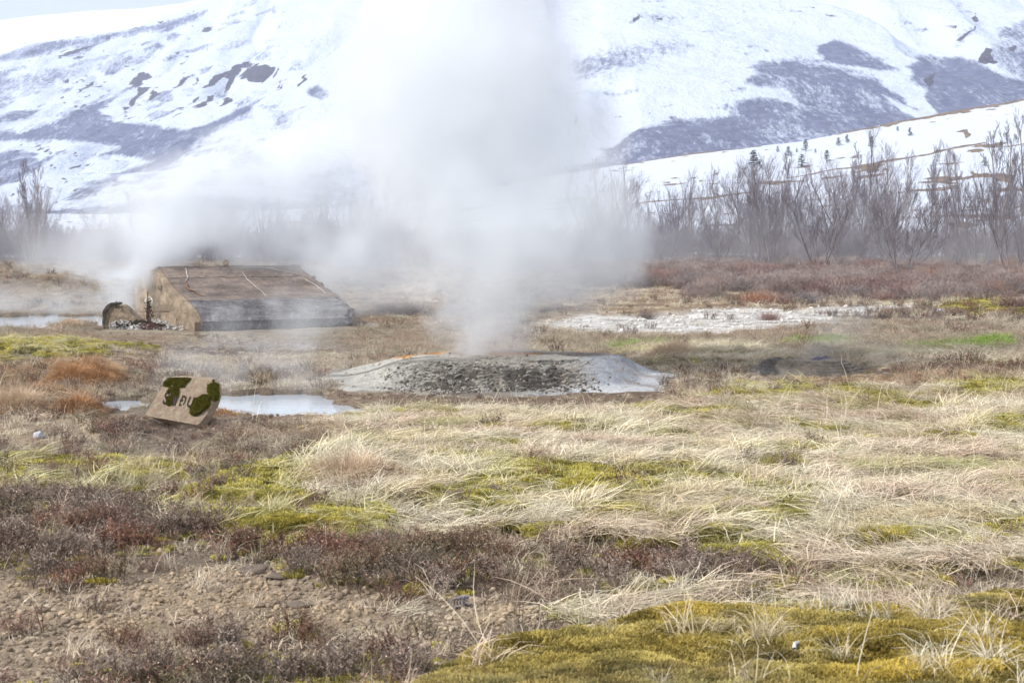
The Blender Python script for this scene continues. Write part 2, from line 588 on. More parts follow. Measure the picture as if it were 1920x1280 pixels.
water('pool_water', [(130, 728), (720, 726), (740, 790), (150, 788)], -.05)
water('pond_water', [(-340, 580), (280, 580), (280, 618), (-340, 630)], -.055)
water('pond_water', [(600, 594), (790, 594), (790, 615), (600, 615)], -.07)
water('puddle_water', [(-60, 715), (50, 715), (50, 742), (-60, 742)], -.06)
water('puddle_water', [(135, 682), (195, 682), (195, 704), (135, 704)], -.055)

# ------------------------------------------------------------------ snow hill behind the birches
HCX = [-1500, 0, 400, 620, 780, 1160, 1280, 1500, 1700, 1920, 2400, 3400]
HCY = [402, 402, 398, 390, 372, 312, 292, 265, 228, 190, 90, -60]
HD0, HD1 = 104.0, 175.0


def hill_z(x, y):
    uu = 960 + FPX * x / y
    cy = np.interp(uu, HCX, HCY)
    cz = CAM_H + (440 - cy) / FPX * HD1
    s = (y - HD0) / (HD1 - HD0)
    up = cz * np.where(s < 1, np.clip(s, 0, 1) ** 1.15, 1)
    dn = cz * (1 - .9 * sstep(1.0, 2.4, s))
    z = np.where(s < 1, up, dn)
    return z * (1 + .02 * fbm(x * .08, y * .08, 401, 3)) + .25 * sstep(0, .2, s) * fbm(x * .12, y * .2, 403, 4) - .35 * sstep(.15, 0, s)


def hill_hit(u, v):
    d = ray(u, v)
    ys = np.linspace(HD0, HD1 + 6, 500)
    xs = d[0] / d[1] * ys
    zs = CAM_H + d[2] / d[1] * ys
    hz = hill_z(xs, ys)
    k = np.where(hz >= zs)[0]
    i = k[0] if len(k) else 480
    return Vector((xs[i], ys[i], hz[i]))


HILL_BARE = [([(1470, 336), (1560, 320), (1680, 302), (1790, 280), (1850, 269), (1850, 267), (1790, 277.5), (1680, 299.5), (1560, 317.5)], .85),
             ([(1790, 246), (1812, 242), (1820, 255), (1811, 259), (1806, 248)], .8), ([(1625, 315), (1645, 312), (1648, 320), (1626, 323)], 1), ([(1655, 318), (1662, 312), (1668, 322)], 1),
             ([(1870, 325), (1905, 330), (1895, 345), (1870, 340)], .9), ([(1820, 322), (1838, 326), (1830, 333)], .9)]


def build_hill():
    t = np.concatenate([np.linspace(-1.6, -.45, 40)[:-1], np.linspace(-.45, .45, 400), np.linspace(.45, 1.6, 40)[1:]])
    D = np.concatenate([np.linspace(HD0, HD1 + 8, 230), np.linspace(HD1 + 8, 330, 30)[1:]])
    T, Y = np.meshgrid(t, D)
    X = T * Y
    Z = hill_z(X, Y)
    V = np.stack([X, Y, Z], -1).reshape(-1, 3)
    n = NT('hill_snow')
    bare = n.math('ADD', n.attr('bare', out='Fac'), n.mr(n.noise(.5, 5, .7), .3, .7, -.25, .25))
    m2 = n.mr(bare, .42, .5)
    grass = n.mix(n.mr(n.noise(2.0, 3), .4, .6), (.26, .19, .125), (.15, .11, .085))
    c = n.mix(m2, (.60, .635, .70), grass)
    mat = n.principled(c, .7, .2, n.bump(n.noise(1.2, 6, .6), .5, .3))
    me = mesh_np('snow_hill', V, grid_faces(len(D), len(t)), mat)
    x, y, z = V.T
    u, v = proj(x, y, z)
    b = np.zeros(len(x))
    nz = 10 * fbm(x * .3, y * .3, 411, 3)
    for P, k in HILL_BARE:
        b = np.maximum(b, k * sstep(-3, 2, poly_sd(u, v + nz * .25, P)))
    s = (y - HD0) / (HD1 - HD0)
    b = np.maximum(b, sstep(.965, .99, s) * (.42 + .5 * fbm(x * .12, y * 0, 415, 3)) * (s < 1.1))
    b = np.maximum(b, sstep(.44, .56, fbm(x * .9, y * .9, 419, 3)) * .85 * sstep(.0, .3, fbm(x * .05, y * .08, 421, 2) + .15))
    b = np.maximum(b, sstep(.30, .5, fbm(x * .22, y * .5, 417, 4)) * .9 * sstep(.95, .5, s))
    add_attr(me, 'bare', b)
    tag(obj('snow_hill', me), kind='structure')


build_hill()

# ------------------------------------------------------------------ mountain
MCX = [-2500, -600, 0, 60, 150, 220, 270, 330, 420, 560, 700, 1200, 1920, 3000, 4500]
MCY = [300, 190, 113, 92, 76, 66, 57, 35, 0, -60, -120, -260, -360, -380, -300]
SCRUB = [
    (.95, 8, [(1395, 145), (1425, 122), (1490, 112), (1540, 118), (1570, 130), (1640, 150), (1690, 180), (1740, 215), (1700, 240), (1500, 285), (1280, 310), (1180, 330), (1130, 300), (1180, 245), (1280, 228), (1340, 220), (1390, 215), (1375, 190), (1420, 185), (1500, 197), (1460, 165), (1395, 155)]),
    (1.1, 5, [(1525, 88), (1560, 75), (1600, 85), (1640, 108), (1680, 138), (1640, 138), (1600, 125), (1545, 115)]),
    (.62, 10, [(1370, 190), (1420, 185), (1500, 200), (1520, 225), (1400, 230), (1360, 215)]),
    (1.15, 4, [(1500, 118), (1560, 130), (1640, 155), (1700, 190), (1740, 214), (1690, 200), (1620, 175), (1540, 150)]),
    (1.0, 6, [(1695, 130), (1740, 98), (1800, 105), (1850, 120), (1900, 145), (1960, 155), (2200, 120), (2200, 200), (1800, 235), (1740, 200), (1745, 170), (1720, 150)]),
    (.75, 8, [(1860, 62), (1920, 45), (2100, 30), (2100, 150), (1920, 150), (1890, 120), (1862, 100)]),
    (.70, 10, [(1790, 60), (1830, 45), (1820, 60), (1795, 82)]),
    (.62, 18, [(1060, 105), (1200, 85), (1300, 82), (1290, 97), (1200, 125), (1080, 160)]),
    (.55, 10, [(1170, 30), (1240, 20), (1260, 35), (1185, 45)]),
    (.7, 8, [(-600, 200), (0, 150), (90, 130), (155, 128), (140, 145), (60, 165), (0, 190), (-600, 260)]),
    (.8, 5, [(60, 86), (150, 74), (220, 62), (270, 54), (330, 35), (400, 15), (380, 35), (300, 57), (200, 77), (100, 97), (0, 120), (-200, 150), (-200, 135), (0, 107)]),
    (1.05, 6, [(-300, 262), (50, 250), (110, 230), (170, 195), (235, 170), (190, 205), (205, 225), (300, 240), (350, 245), (390, 240), (440, 215), (500, 175), (475, 210), (400, 255), (345, 275), (335, 305), (300, 322), (205, 328), (280, 297), (200, 292), (150, 300), (230, 280), (130, 268), (60, 262), (-300, 290)]),
    (.9, 5, [(-200, 240), (0, 222), (40, 208), (75, 210), (60, 226), (0, 236), (-200, 260)]),
    (.92, 5, [(-200, 330), (0, 292), (50, 285), (88, 305), (50, 338), (0, 352), (-200, 380)]),
    (.85, 6, [(105, 378), (160, 348), (210, 328), (245, 347), (200, 352), (140, 378)]),
    (.85, 6, [(265, 352), (300, 342), (320, 350), (280, 360)]),
    (.8, 8, [(-300, 385), (100, 388), (400, 360), (700, 380), (1000, 330), (1160, 300), (1200, 420), (-300, 460)]),
    (.75, 12, [(400, 270), (440, 255), (500, 300), (440, 320), (405, 300)]),
    (.7, 14, [(560, 330), (700, 300), (760, 330), (740, 370), (600, 385)]),
    (.62, 8, [(510, 215), (560, 200), (540, 230), (515, 232)]),
    (.8, 3, [(582, 172), (604, 157), (614, 170), (606, 182), (588, 187)]),
    (.7, 3, [(308, 68), (330, 60), (335, 68), (312, 76)]), (.7, 3, [(278, 88), (292, 80), (296, 86), (282, 96)]),
    (.7, 4, [(420, 32), (460, 20), (466, 26), (430, 38)]), (.6, 4, [(520, 105), (540, 98), (545, 108), (528, 112)]),
    (.9, 3, [(0, 20), (0, 21), (1, 21)]),
]
ROCK = [
    (3, [(240, 162), (258, 142), (276, 136), (284, 144), (266, 152), (254, 166)]), (3, [(230, 206), (248, 188), (262, 162), (282, 165), (268, 178), (250, 196)]),
    (2.5, [(278, 190), (292, 168), (302, 174), (290, 184)]), (2.5, [(328, 168), (344, 148), (360, 140), (346, 158)]), (2.5, [(366, 148), (376, 144), (372, 156)]),
    (2.5, [(382, 164), (400, 146), (432, 132), (412, 152), (388, 164)]),
    (3, [(418, 176), (430, 150), (420, 146), (442, 122), (470, 112), (470, 122), (452, 130), (440, 150), (430, 172)]),
    (4, [(452, 146), (460, 128), (480, 118), (500, 124), (518, 126), (510, 140), (490, 158), (480, 150), (468, 152)]), (3, [(512, 146), (524, 126), (520, 142), (514, 150)]),
    (2.5, [(348, 194), (372, 180), (364, 190)]), (3, [(358, 204), (380, 190), (410, 172), (400, 188), (376, 202)]), (2.5, [(408, 198), (424, 186), (436, 186), (422, 196)]),
    (2, [(334, 206), (342, 202), (344, 208)]), (2, [(515, 172), (530, 154), (526, 166)]), (2, [(560, 160), (572, 140), (580, 138), (566, 164)]),
    (2, [(372, 58), (386, 52), (398, 52), (386, 60)]), (2, [(100, 108), (120, 98), (140, 92), (160, 88), (178, 84), (160, 94), (126, 104)]),
    (2, [(136, 172), (160, 162), (176, 152), (174, 162), (150, 168)]),
    (2, [(1510, 12), (1530, 16), (1528, 18), (1512, 14)]), (2, [(1538, 22), (1560, 28), (1578, 32), (1560, 31), (1544, 26)]),
    (2.5, [(1820, 38), (1828, 28), (1832, 36), (1828, 40)]), (4, [(1832, 112), (1848, 88), (1862, 92), (1860, 100), (1872, 118), (1860, 118), (1850, 120), (1840, 116)]),
    (2.5, [(1890, 90), (1900, 88), (1898, 100)]), (3, [(1735, 145), (1748, 136), (1752, 150), (1742, 160)]), (2, [(1792, 76), (1826, 48), (1822, 56), (1798, 80)]),
    (2, [(1772, 50), (1788, 48), (1786, 54)]), (2, [(1186, 38), (1194, 28), (1200, 36), (1190, 43)]), (1.5, [(1232, 36), (1244, 34), (1242, 40)]),
    (2, [(1148, 219), (1166, 219), (1164, 222)]), (1.5, [(1210, 213), (1222, 214), (1214, 215)]),
    (1.5, [(1072, 235), (1078, 216), (1080, 222), (1074, 238)]),
]


def build_mountain():
    t = np.concatenate([np.linspace(-1.5, -.43, 60)[:-1], np.linspace(-.43, .43, 760), np.linspace(.43, 1.5, 60)[1:]])
    s = np.linspace(0, 1, 420)
    T, S = np.meshgrid(t, s)
    D = 260 + 520 * S
    cy = np.interp(960 + FPX * T, MCX, MCY)
    py = 446 - (446 - cy) * S ** .92
    Z = CAM_H + (440 - py) / FPX * D
    X = T * D
    edge = sstep(0, .06, S)
    crestfade = sstep(1.0, .97, S)
    gul = 1 - np.abs(fbm(X * .012 + 3, D * .004, 509, 4))
    Z = Z - edge * crestfade * 6 * np.clip(gul - .80, 0, 1) * 5
    Z = Z + edge * (7 * fbm(X * .006, D * .009, 501, 3) + 2.2 * fbm(X * .03 + D * .01, D * .03, 505, 4) * (0.3 + .7 * crestfade))
    V = np.stack([X, D, Z], -1).reshape(-1, 3)
    n = NT('mountain_snow')
    fine = n.noise(.42, 5, .85, vec=n.pos((1.7, .16, 1.3)))
    mid = n.noise(.07, 5, .65, vec=n.pos((1, .4, 1)))
    sc = n.attr('scrub', out='Fac')
    # trees thin out into the snow: denser attribute, fewer bright gaps
    k = n.math('SUBTRACT', n.math('ADD', sc, n.mr(mid, .3, .7, -.34, .34)), n.mr(fine, .30, .70, 0.0, 1.0))
    cover = n.mr(k, -.16, .46, 0, .90)
    shr = n.mix(n.mr(n.noise(.25, 3), .4, .6), (.055, .06, .115), (.10, .105, .18))
    c = n.mix(cover, (.585, .625, .70), shr)
    rk = n.math('ADD', n.attr('rock', out='Fac'), n.mr(n.noise(.16, 7, .8, vec=n.pos((1, .4, 1.3))), .3, .7, -.62, .42))
    c = n.mix(n.mr(rk, .42, .55), c, n.mix(n.mr(n.noise(.8, 3), .4, .6), (.045, .035, .05), (.10, .085, .09)))
    mat = n.principled(c, .8, .15, n.bump(n.noise(.08, 8, .65, vec=n.pos((1, .6, 1))), .8, 5.0))
    me = mesh_np('mountain', V, grid_faces(len(s), len(t)), mat)
    x, y, z = V.T
    u, v = proj(x, y, z)
    nx, ny = fbm(x * .03, y * .03, 511, 4), fbm(x * .03, y * .03, 517, 4)
    n2x = fbm(x * .12, y * .12, 519, 3)
    uu, vv = u + 22 * nx + 6 * n2x, v + 9 * ny - 4 * n2x
    a = np.zeros(len(x)); r = np.zeros(len(x))
    for k, soft, P in SCRUB:
        us = [p[0] for p in P]; vs_ = [p[1] for p in P]
        m = (uu > min(us) - 30) & (uu < max(us) + 30) & (vv > min(vs_) - 30) & (vv < max(vs_) + 30)
        if m.any(): a[m] = np.maximum(a[m], k * sstep(-soft * 2.2, soft * 1.6, poly_sd(uu[m], vv[m], P, 1.6)))
    uu, vv = u + 6 * nx + 7 * n2x, v + 3 * ny + 5 * fbm(x * .14, y * .14, 529, 3)
    for soft, P in ROCK:
        us = [p[0] for p in P]; vs_ = [p[1] for p in P]
        m = (uu > min(us) - 12) & (uu < max(us) + 12) & (vv > min(vs_) - 12) & (vv < max(vs_) + 12)
        if m.any(): r[m] = np.maximum(r[m], 1.05 * sstep(-soft * 1.6, soft * 1.2, poly_sd(uu[m], vv[m], P)))
    # loose wind-scoured streaks running down the left flank
    q = u * .30 + v * .95
    p_ = u * .95 - v * .30
    st = sstep(.10, .42, fbm(p_ * .018, q * .075, 521, 5)) * sstep(760, 360, u) * sstep(400, 300, v)
    a = np.maximum(a, st * .66)
    st2 = sstep(.27, .48, fbm(p_ * .07, q * .20, 523, 5)) * sstep(760, 200, u)
    r = np.maximum(r, st2 * .66)
    st3 = sstep(.30, .55, fbm(u * .03, v * .09, 527, 5)) * sstep(1050, 1150, u)
    a = np.maximum(a, st3 * .50)
    # clean snow gullies
    for P in ([(1655, 178), (1700, 200), (1770, 232), (1745, 232), (1690, 208)], [(1640, 140), (1690, 140), (1720, 170), (1760, 215), (1735, 212), (1690, 178)]):
        a *= 1 - .9 * sstep(-4, 4, poly_sd(u, v, P))
    add_attr(me, 'scrub', a)
    add_attr(me, 'rock', r)
    tag(obj('mountain', me), kind='structure')

    # a whiter ridge behind, over the left shoulder
    t = np.linspace(-1.2, .3, 260)
    s = np.linspace(0, 1, 70)
    T, S = np.meshgrid(t, s)
    D = 900 + 260 * S
    cy = np.interp(960 + FPX * T, [-2200, -600, 0, 100, 180, 270, 350, 420, 700, 1200, 1800], [220, 90, 46, 34, 28, 25, 17, 4, -60, -120, -150])
    Z = CAM_H + (440 - (300 - (300 - cy) * S ** .8)) / FPX * D
    Z += sstep(0, .1, S) * (4 * fbm(T * 6, S * 4, 541, 4))
    V = np.stack([T * D, D, Z], -1).reshape(-1, 3)
    n = NT('ridge_snow')
    c = n.mix(n.mr(n.noise(.03, 6, .75), .60, .70), (.68, .70, .75), (.30, .28, .34))
    me = mesh_np('far_ridge', V, grid_faces(len(s), len(t)), n.principled(c, .8, .15, n.bump(n.noise(.05, 5), .4, 4)))
    tag(obj('far_ridge', me), kind='structure')


build_mountain()

# ------------------------------------------------------------------ haze
n = NT('air_haze')
pv = n.n('ShaderNodeVolumePrincipled')
pv.inputs['Density'].default_value = .00046
pv.inputs['Color'].default_value = (.74, .82, 1.0, 1)
n.l(pv.outputs[0], n.out.inputs['Volume'])
bm = bmesh.new()
bmesh.ops.create_cube(bm, size=1)
me = bpy.data.meshes.new('haze')
bm.to_mesh(me); bm.free()
me.materials.append(n.m)
hz = tag(obj('haze', me), kind='stuff')
hz.scale = (4400, 1320, 296)
hz.location = (0, 590, 146)

#@@PART2
# ------------------------------------------------------------------ geyser mounds
def mound(name, mat, cx, cy, hx, hy, nx, ny, fz, fcol, **kw):
    xs, ys = np.linspace(-hx, hx, nx), np.linspace(-hy, hy, ny)
    X, Y = np.meshgrid(xs, ys)
    H = fz(X, Y)
    base = height(X + cx, Y + cy)
    V = np.stack([X + cx, Y + cy, base + H], -1).reshape(-1, 3)
    F = grid_faces(ny, nx)
    keep = (H.reshape(-1)[F] > -.015).any(1)
    me = mesh_np(name, V, F[keep], mat)
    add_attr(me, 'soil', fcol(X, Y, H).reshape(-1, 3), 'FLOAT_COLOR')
    return obj(name, me)


M_SINTER = attr_rock_material('geyserite_crust', 9, .8, .03)
MX, MY = -.14, 16.75


def big_mound_z(X, Y):
    ang = np.arctan2(Y / 1.55, X / 2.05)
    wob = 1 + .22 * fbm(np.cos(ang) * 2.2 + 5, np.sin(ang) * 2.2, 601, 4)
    r = np.hypot(X / 2.02, Y / 1.60) / wob
    # right shoulder is a smooth steep slope that runs out flat, the left one a long ramp
    prof = np.where(X > 0, sstep(1.0, .70, r) * .9 + .1 * sstep(1.12, .9, r), sstep(1.04, .45, r))
    h = .238 * prof + .028 * sstep(1.22, 1.05, r + .15 * fbm(X * 2, Y * 3, 605, 3))
    h += .024 * fbm(X * 2.4, Y * 3, 603, 4) * sstep(1.05, .9, r)
    # broken, layered front
    front = sstep(-1.7, -1.2, X) * sstep(1.25, .75, X) * sstep(-.05, -.40, Y) * sstep(1.03, .93, r)
    lay = h + .040 * fbm(X * 1.6, Y * 3.5, 611, 5)
    q = .036
    f = lay / q
    ter = (np.floor(f) + sstep(.45, .95, f - np.floor(f))) * q
    h = h * (1 - front) + (ter - .022 + .034 * fbm(X * 9, Y * 15, 613, 3) - .03 * np.exp(-(fbm(X * 5, Y * 11, 615, 3) / .06) ** 2)) * front
    # cracked plates on the left ramp
    left = sstep(-.4, -.9, X) * sstep(1.05, .9, r)
    n = fbm(X * 2.2, Y * 4.2, 617, 4)
    h -= left * .028 * np.exp(-(n / .035) ** 2)
    n = fbm(X * 1.6, Y * 3.2, 619, 4)
    h -= .016 * np.exp(-(n / .03) ** 2) * sstep(1.05, .9, r)
    # vent basin and its raised lip, and a side basin
    rv = np.hypot((X - .05) / .62, (Y - .30) / .40) * (1 + .08 * fbm(X * 3, Y * 3, 621, 2))
    h -= .17 * sstep(1.0, .75, rv)
    h += .022 * np.exp(-((rv - 1.08) / .10) ** 2)
    rb = np.hypot((X + .98) / .42, (Y - .55) / .30)
    h += .016 * np.exp(-((rb - .7) / .35) ** 2) * (X > -1.7)
    rb = np.hypot((X - .95) / .38, (Y - .45) / .22)
    h -= .07 * sstep(1.0, .6, rb)
    return h - .05 * sstep(1.06, 1.24, r)


def big_mound_col(X, Y, H):
    a = np.array
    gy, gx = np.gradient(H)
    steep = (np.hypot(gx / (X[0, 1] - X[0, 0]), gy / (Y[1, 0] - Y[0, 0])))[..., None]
    n1, n2 = fbm(X * 2, Y * 3.4, 631, 5)[..., None], fbm(X * 6, Y * 9, 633, 4)[..., None]
    c = a([.31, .285, .245]) * (1 + .5 * n1)
    left = sstep(-.55, -1.1, X)[..., None] * sstep(-.3, .1, n1 + .15)
    c = c * (1 - left) + a([.45, .43, .38]) * left
    right = sstep(.75, 1.15, X)[..., None]
    c = c * (1 - right) + a([.30, .31, .33]) * (1 + .35 * n2) * right
    foot = sstep(.085, .03, H)[..., None] * sstep(.1, .8, X)[..., None]
    c = c * (1 - foot) + a([.48, .48, .48]) * foot
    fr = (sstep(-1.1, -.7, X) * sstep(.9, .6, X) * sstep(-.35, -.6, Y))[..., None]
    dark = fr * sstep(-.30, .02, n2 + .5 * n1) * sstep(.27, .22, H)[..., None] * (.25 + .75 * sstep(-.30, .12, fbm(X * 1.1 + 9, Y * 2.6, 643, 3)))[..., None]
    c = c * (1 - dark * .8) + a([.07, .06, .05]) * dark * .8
    side = (sstep(.55, .75, X) * sstep(1.35, .95, X) * sstep(-.15, -.4, Y) * sstep(-1.0, -.7, Y))[..., None] * sstep(-.1, .25, n2)
    c = c * (1 - side * .6) + a([.12, .11, .10]) * side * .6
    # shade painted into the colour of the front cracks and steep ledge risers
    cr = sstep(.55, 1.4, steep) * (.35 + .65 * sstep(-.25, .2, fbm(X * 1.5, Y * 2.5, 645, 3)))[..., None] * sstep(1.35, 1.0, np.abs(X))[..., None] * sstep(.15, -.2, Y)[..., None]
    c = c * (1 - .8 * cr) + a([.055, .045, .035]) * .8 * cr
    st = sstep(.05, .35, fbm(X * 1.1 + 3, Y * 3.2, 641, 5))[..., None]
    c = c * (1 - .55 * st) + a([.20, .155, .115]) * .55 * st
    og = (sstep(1.15, .8, np.hypot((X + .92) / .42, (Y - .62) / .36)))[..., None]
    c = c * (1 - og) + a([.46, .23, .07]) * (1 + .7 * n2) * og
    og = (sstep(1.05, .9, np.hypot((X - .05) / .62, (Y - .30) / .40)))[..., None]
    c = c * (1 - og) + a([.50, .24, .08]) * (1 + .4 * n2) * og
    tp = (sstep(1.1, .8, np.hypot((X - .98) / .5, (Y - .45) / .3)))[..., None]
    c = c * (1 - tp) + a([.28, .23, .20]) * tp
    return np.clip(c, .01, .9)


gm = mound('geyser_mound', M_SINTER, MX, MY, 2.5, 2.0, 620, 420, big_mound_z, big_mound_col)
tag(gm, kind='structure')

SMX, SMY = 3.62, 17.55


def small_mound_z(X, Y):
    r = np.hypot(X / .80, Y / .52) * (1 + .14 * fbm(X * 2.5, Y * 2.5, 651, 3))
    h = .185 * sstep(1.02, .48, r)
    f = (h + .02 * fbm(X * 5 + Y, Y * 9, 653, 4)) / .034
    h = (np.floor(f) + sstep(.5, .95, f - np.floor(f))) * .034 * sstep(1.05, .95, r) + .012 * fbm(X * 14, Y * 20, 655, 3) * sstep(1.05, .95, r)
    h -= .12 * sstep(1.0, .7, np.hypot((X + .02) / .34, (Y - .10) / .22))
    return h - .03 * sstep(1.0, 1.15, r)


def small_mound_col(X, Y, H):
    n = fbm(X * 5, Y * 9, 661, 4)[..., None]
    c = np.array([.115, .098, .08]) * (1 + .7 * n)
    k = (sstep(.14, .02, H) * sstep(.2, -.5, X))[..., None]
    c = c * (1 - .6 * k) + np.array([.24, .22, .19]) * .6 * k
    r = (sstep(1.15, .9, np.hypot((X + .02) / .34, (Y - .10) / .22)) * (Y > .06))[..., None]
    return np.clip(c * (1 - r) + np.array([.16, .14, .20]) * r, .01, .9)


tag(mound('vent_mound', M_SINTER, SMX, SMY, .95, .8, 260, 220, small_mound_z, small_mound_col), kind='structure')


# ------------------------------------------------------------------ loose stones
def rock_mesh(name, size=(1, 1, 1), seed=0, sub=2, rough=.25, flat=False, mat=None):
    bm = bmesh.new()
    bmesh.ops.create_icosphere(bm, subdivisions=sub, radius=1)
    r = random.Random(seed)
    ax = [(Vector((r.gauss(0, 1), r.gauss(0, 1), r.gauss(0, 1))).normalized(), r.uniform(.55, .95)) for _ in range(9)]
    for v in bm.verts:
        p = v.co.copy()
        for a, d in ax:                      # chop flat facets
            k = p.dot(a) - d
            if k > 0: p -= a * k * .9
        p *= 1 + rough * (r.random() - .5) * .35
        v.co = Vector((p.x * size[0], p.y * size[1], p.z * size[2]))
    me = bpy.data.meshes.new(name)
    bm.to_mesh(me); bm.free()
    for p in me.polygons: p.use_smooth = not flat
    if mat: me.materials.append(mat)
    return me


M_GREY_SLAB = rock_material('weathered_slabs', (.32, .30, .27), (.17, .15, .13), (.42, .40, .37), 9)
slab_meshes = [rock_mesh('stone_slab', (1, .7, .28), 70 + i, 2, .3, True, M_GREY_SLAB) for i in range(5)]
k = 0
while k < 34:
    X, Y = rng.uniform(-1.15, .85), rng.uniform(-1.62, -.62)
    z = float(big_mound_z(np.array([X]), np.array([Y]))[0])
    if z < .01 or z > .25: continue
    s = rng.uniform(.022, .06)
    o = obj('stone_slab', slab_meshes[k % 5], gm)
    o.location = (MX + X, MY + Y, gz(MX + X, MY + Y) + z + s * .12)
    o.rotation_euler = (rng.normal(0, .3), rng.normal(0, .3), rng.uniform(0, 6.28))
    o.scale = (s, s * rng.uniform(.7, 1.1), s * rng.uniform(.6, 1.1))
    k += 1

M_GREY_BALL = rock_material('pale_grey_boulder', (.46, .46, .49), (.38, .38, .40), (.56, .56, .60), 14, .4, .01)
p = place(73, 823)
b = obj('round_stone', rock_mesh('round_stone', (.052, .052, .046), 5, 4, .02, False, M_GREY_BALL))
b.location = (p.x, p.y, p.z + .030)
tag(b, 'smooth pale grey round stone lying on bare tan gravel', 'stone')

M_FLAT = rock_material('flat_brown_stone', (.25, .19, .145), (.16, .125, .10), (.33, .27, .21), 10)
for (u, v, sx, lab) in ((478, 1072, .11, 'flat brown slab sunk in gravel beside the heather patch edge, largest of three'),
                        (560, 1136, .062, 'flat tan slab sunk in the crumbly gravel, nearest of the three slabs'),
                        (520, 1082, .07, 'small flat brown slab just behind the largest one')):
    p = place(u, v)
    o = obj('flat_stone', rock_mesh('flat_stone', (1, .7, .26), int(u), 3, .2, False, M_FLAT))
    o.location = (p.x, p.y, p.z + sx * .10); o.scale = (sx,) * 3
    o.rotation_euler = (.05, -.06, random.uniform(-.4, .4))
    tag(o, lab, 'stone', 'flat slabs in the gravel')
p = place(1765, 588)
o = obj('white_stone', rock_mesh('white_stone', (.11, .1, .07), 3, 3, .1, False, M_GREY_BALL))
o.location = (p.x, p.y, p.z + .05)
tag(o, 'small white stone at the edge of the dark heath by the green hummock', 'stone')


# ------------------------------------------------------------------ tubes for twigs and trunks
class Tubes:
    def __init__(s): s.V, s.F, s.n, s.S = [], [], 0, []

    def tube(s, pts, r0, r1, sides=5, shade=1.0):
        pts = [Vector(p) for p in pts]
        m = len(pts)
        for i, p in enumerate(pts):
            d = (pts[min(i + 1, m - 1)] - pts[max(i - 1, 0)]).normalized()
            a = d.orthogonal().normalized(); b_ = d.cross(a)
            r = r0 + (r1 - r0) * i / (m - 1)
            for k in range(sides):
                t = 2 * math.pi * k / sides
                s.V.append(p + a * r * math.cos(t) + b_ * r * math.sin(t)); s.S.append(shade)
        for i in range(m - 1):
            for k in range(sides):
                k2 = (k + 1) % sides
                s.F.append((s.n + i * sides + k, s.n + i * sides + k2, s.n + (i + 1) * sides + k2, s.n + (i + 1) * sides + k))
        s.n += m * sides

    def ribbon(s, pts, w, shade=1.0, side=None, tip=.15):
        m = len(pts)
        for i, p in enumerate(pts):
            d = (Vector(pts[min(i + 1, m - 1)]) - Vector(pts[max(i - 1, 0)]))
            a = side if side is not None else d.orthogonal().normalized()
            ww = w * .5 * (1 - (1 - tip) * (i / (m - 1)) ** 1.6)
            s.V.append(Vector(p) - a * ww); s.V.append(Vector(p) + a * ww)
            s.S += [shade, shade]
        for i in range(m - 1):
            q = s.n + 2 * i
            s.F.append((q, q + 1, q + 3, q + 2))
        s.n += 2 * m

    def mesh(s, name, mat):
        me = mesh_np(name, np.array([tuple(v) for v in s.V]), np.array(s.F), mat, True)
        add_attr(me, 'shade', np.repeat(np.array(s.S)[:, None], 3, 1) if not isinstance(s.S[0], tuple) else np.array(s.S), 'FLOAT_COLOR')
        return me


# ------------------------------------------------------------------ instanced ground cover
def clump_collection(name, meshes):
    c = bpy.data.collections.new(name)          # kept out of the scene: only instanced
    for i, m in enumerate(meshes):
        c.objects.link(bpy.data.objects.new('%s_%02d' % (name, i), m))
    return c


def scatter_object(name, coll, P, rot, scl, tint, idx):
    me = bpy.data.meshes.new(name)
    me.vertices.add(len(P))
    me.vertices.foreach_set('co', np.asarray(P, np.float32).ravel())
    add_attr(me, 'rot', rot, 'FLOAT_VECTOR')
    add_attr(me, 'scl', scl)
    add_attr(me, 'tint', tint, 'FLOAT_COLOR')
    a = me.attributes.new('pick', 'INT', 'POINT')
    a.data.foreach_set('value', np.asarray(idx, np.int32))
    g = bpy.data.node_groups.new(name, 'GeometryNodeTree')
    g.interface.new_socket('Geometry', in_out='INPUT', socket_type='NodeSocketGeometry')
    g.interface.new_socket('Geometry', in_out='OUTPUT', socket_type='NodeSocketGeometry')
    N, L = g.nodes, g.links
    gi, go = N.new('NodeGroupInput'), N.new('NodeGroupOutput')
    ip = N.new('GeometryNodeInstanceOnPoints')
    ci = N.new('GeometryNodeCollectionInfo')
    ci.inputs['Collection'].default_value = coll
    ci.inputs['Separate Children'].default_value = True
    ci.inputs['Reset Children'].default_value = True

    def na(nm, t):
        q = N.new('GeometryNodeInputNamedAttribute'); q.data_type = t; q.inputs['Name'].default_value = nm
        return [s for s in q.outputs if s.enabled and s.name == 'Attribute'][0]
    e = N.new('FunctionNodeEulerToRotation')
    L.new(na('rot', 'FLOAT_VECTOR'), e.inputs[0])
    L.new(gi.outputs[0], ip.inputs['Points'])
    L.new(ci.outputs[0], ip.inputs['Instance'])
    ip.inputs['Pick Instance'].default_value = True
    L.new(na('pick', 'INT'), ip.inputs['Instance Index'])
    L.new(e.outputs[0], ip.inputs['Rotation'])
    L.new(na('scl', 'FLOAT'), ip.inputs['Scale'])
    L.new(ip.outputs[0], go.inputs[0])
    o = obj(name, me)
    o.modifiers.new('scatter', 'NODES').node_group = g
    return tag(o, kind='stuff')


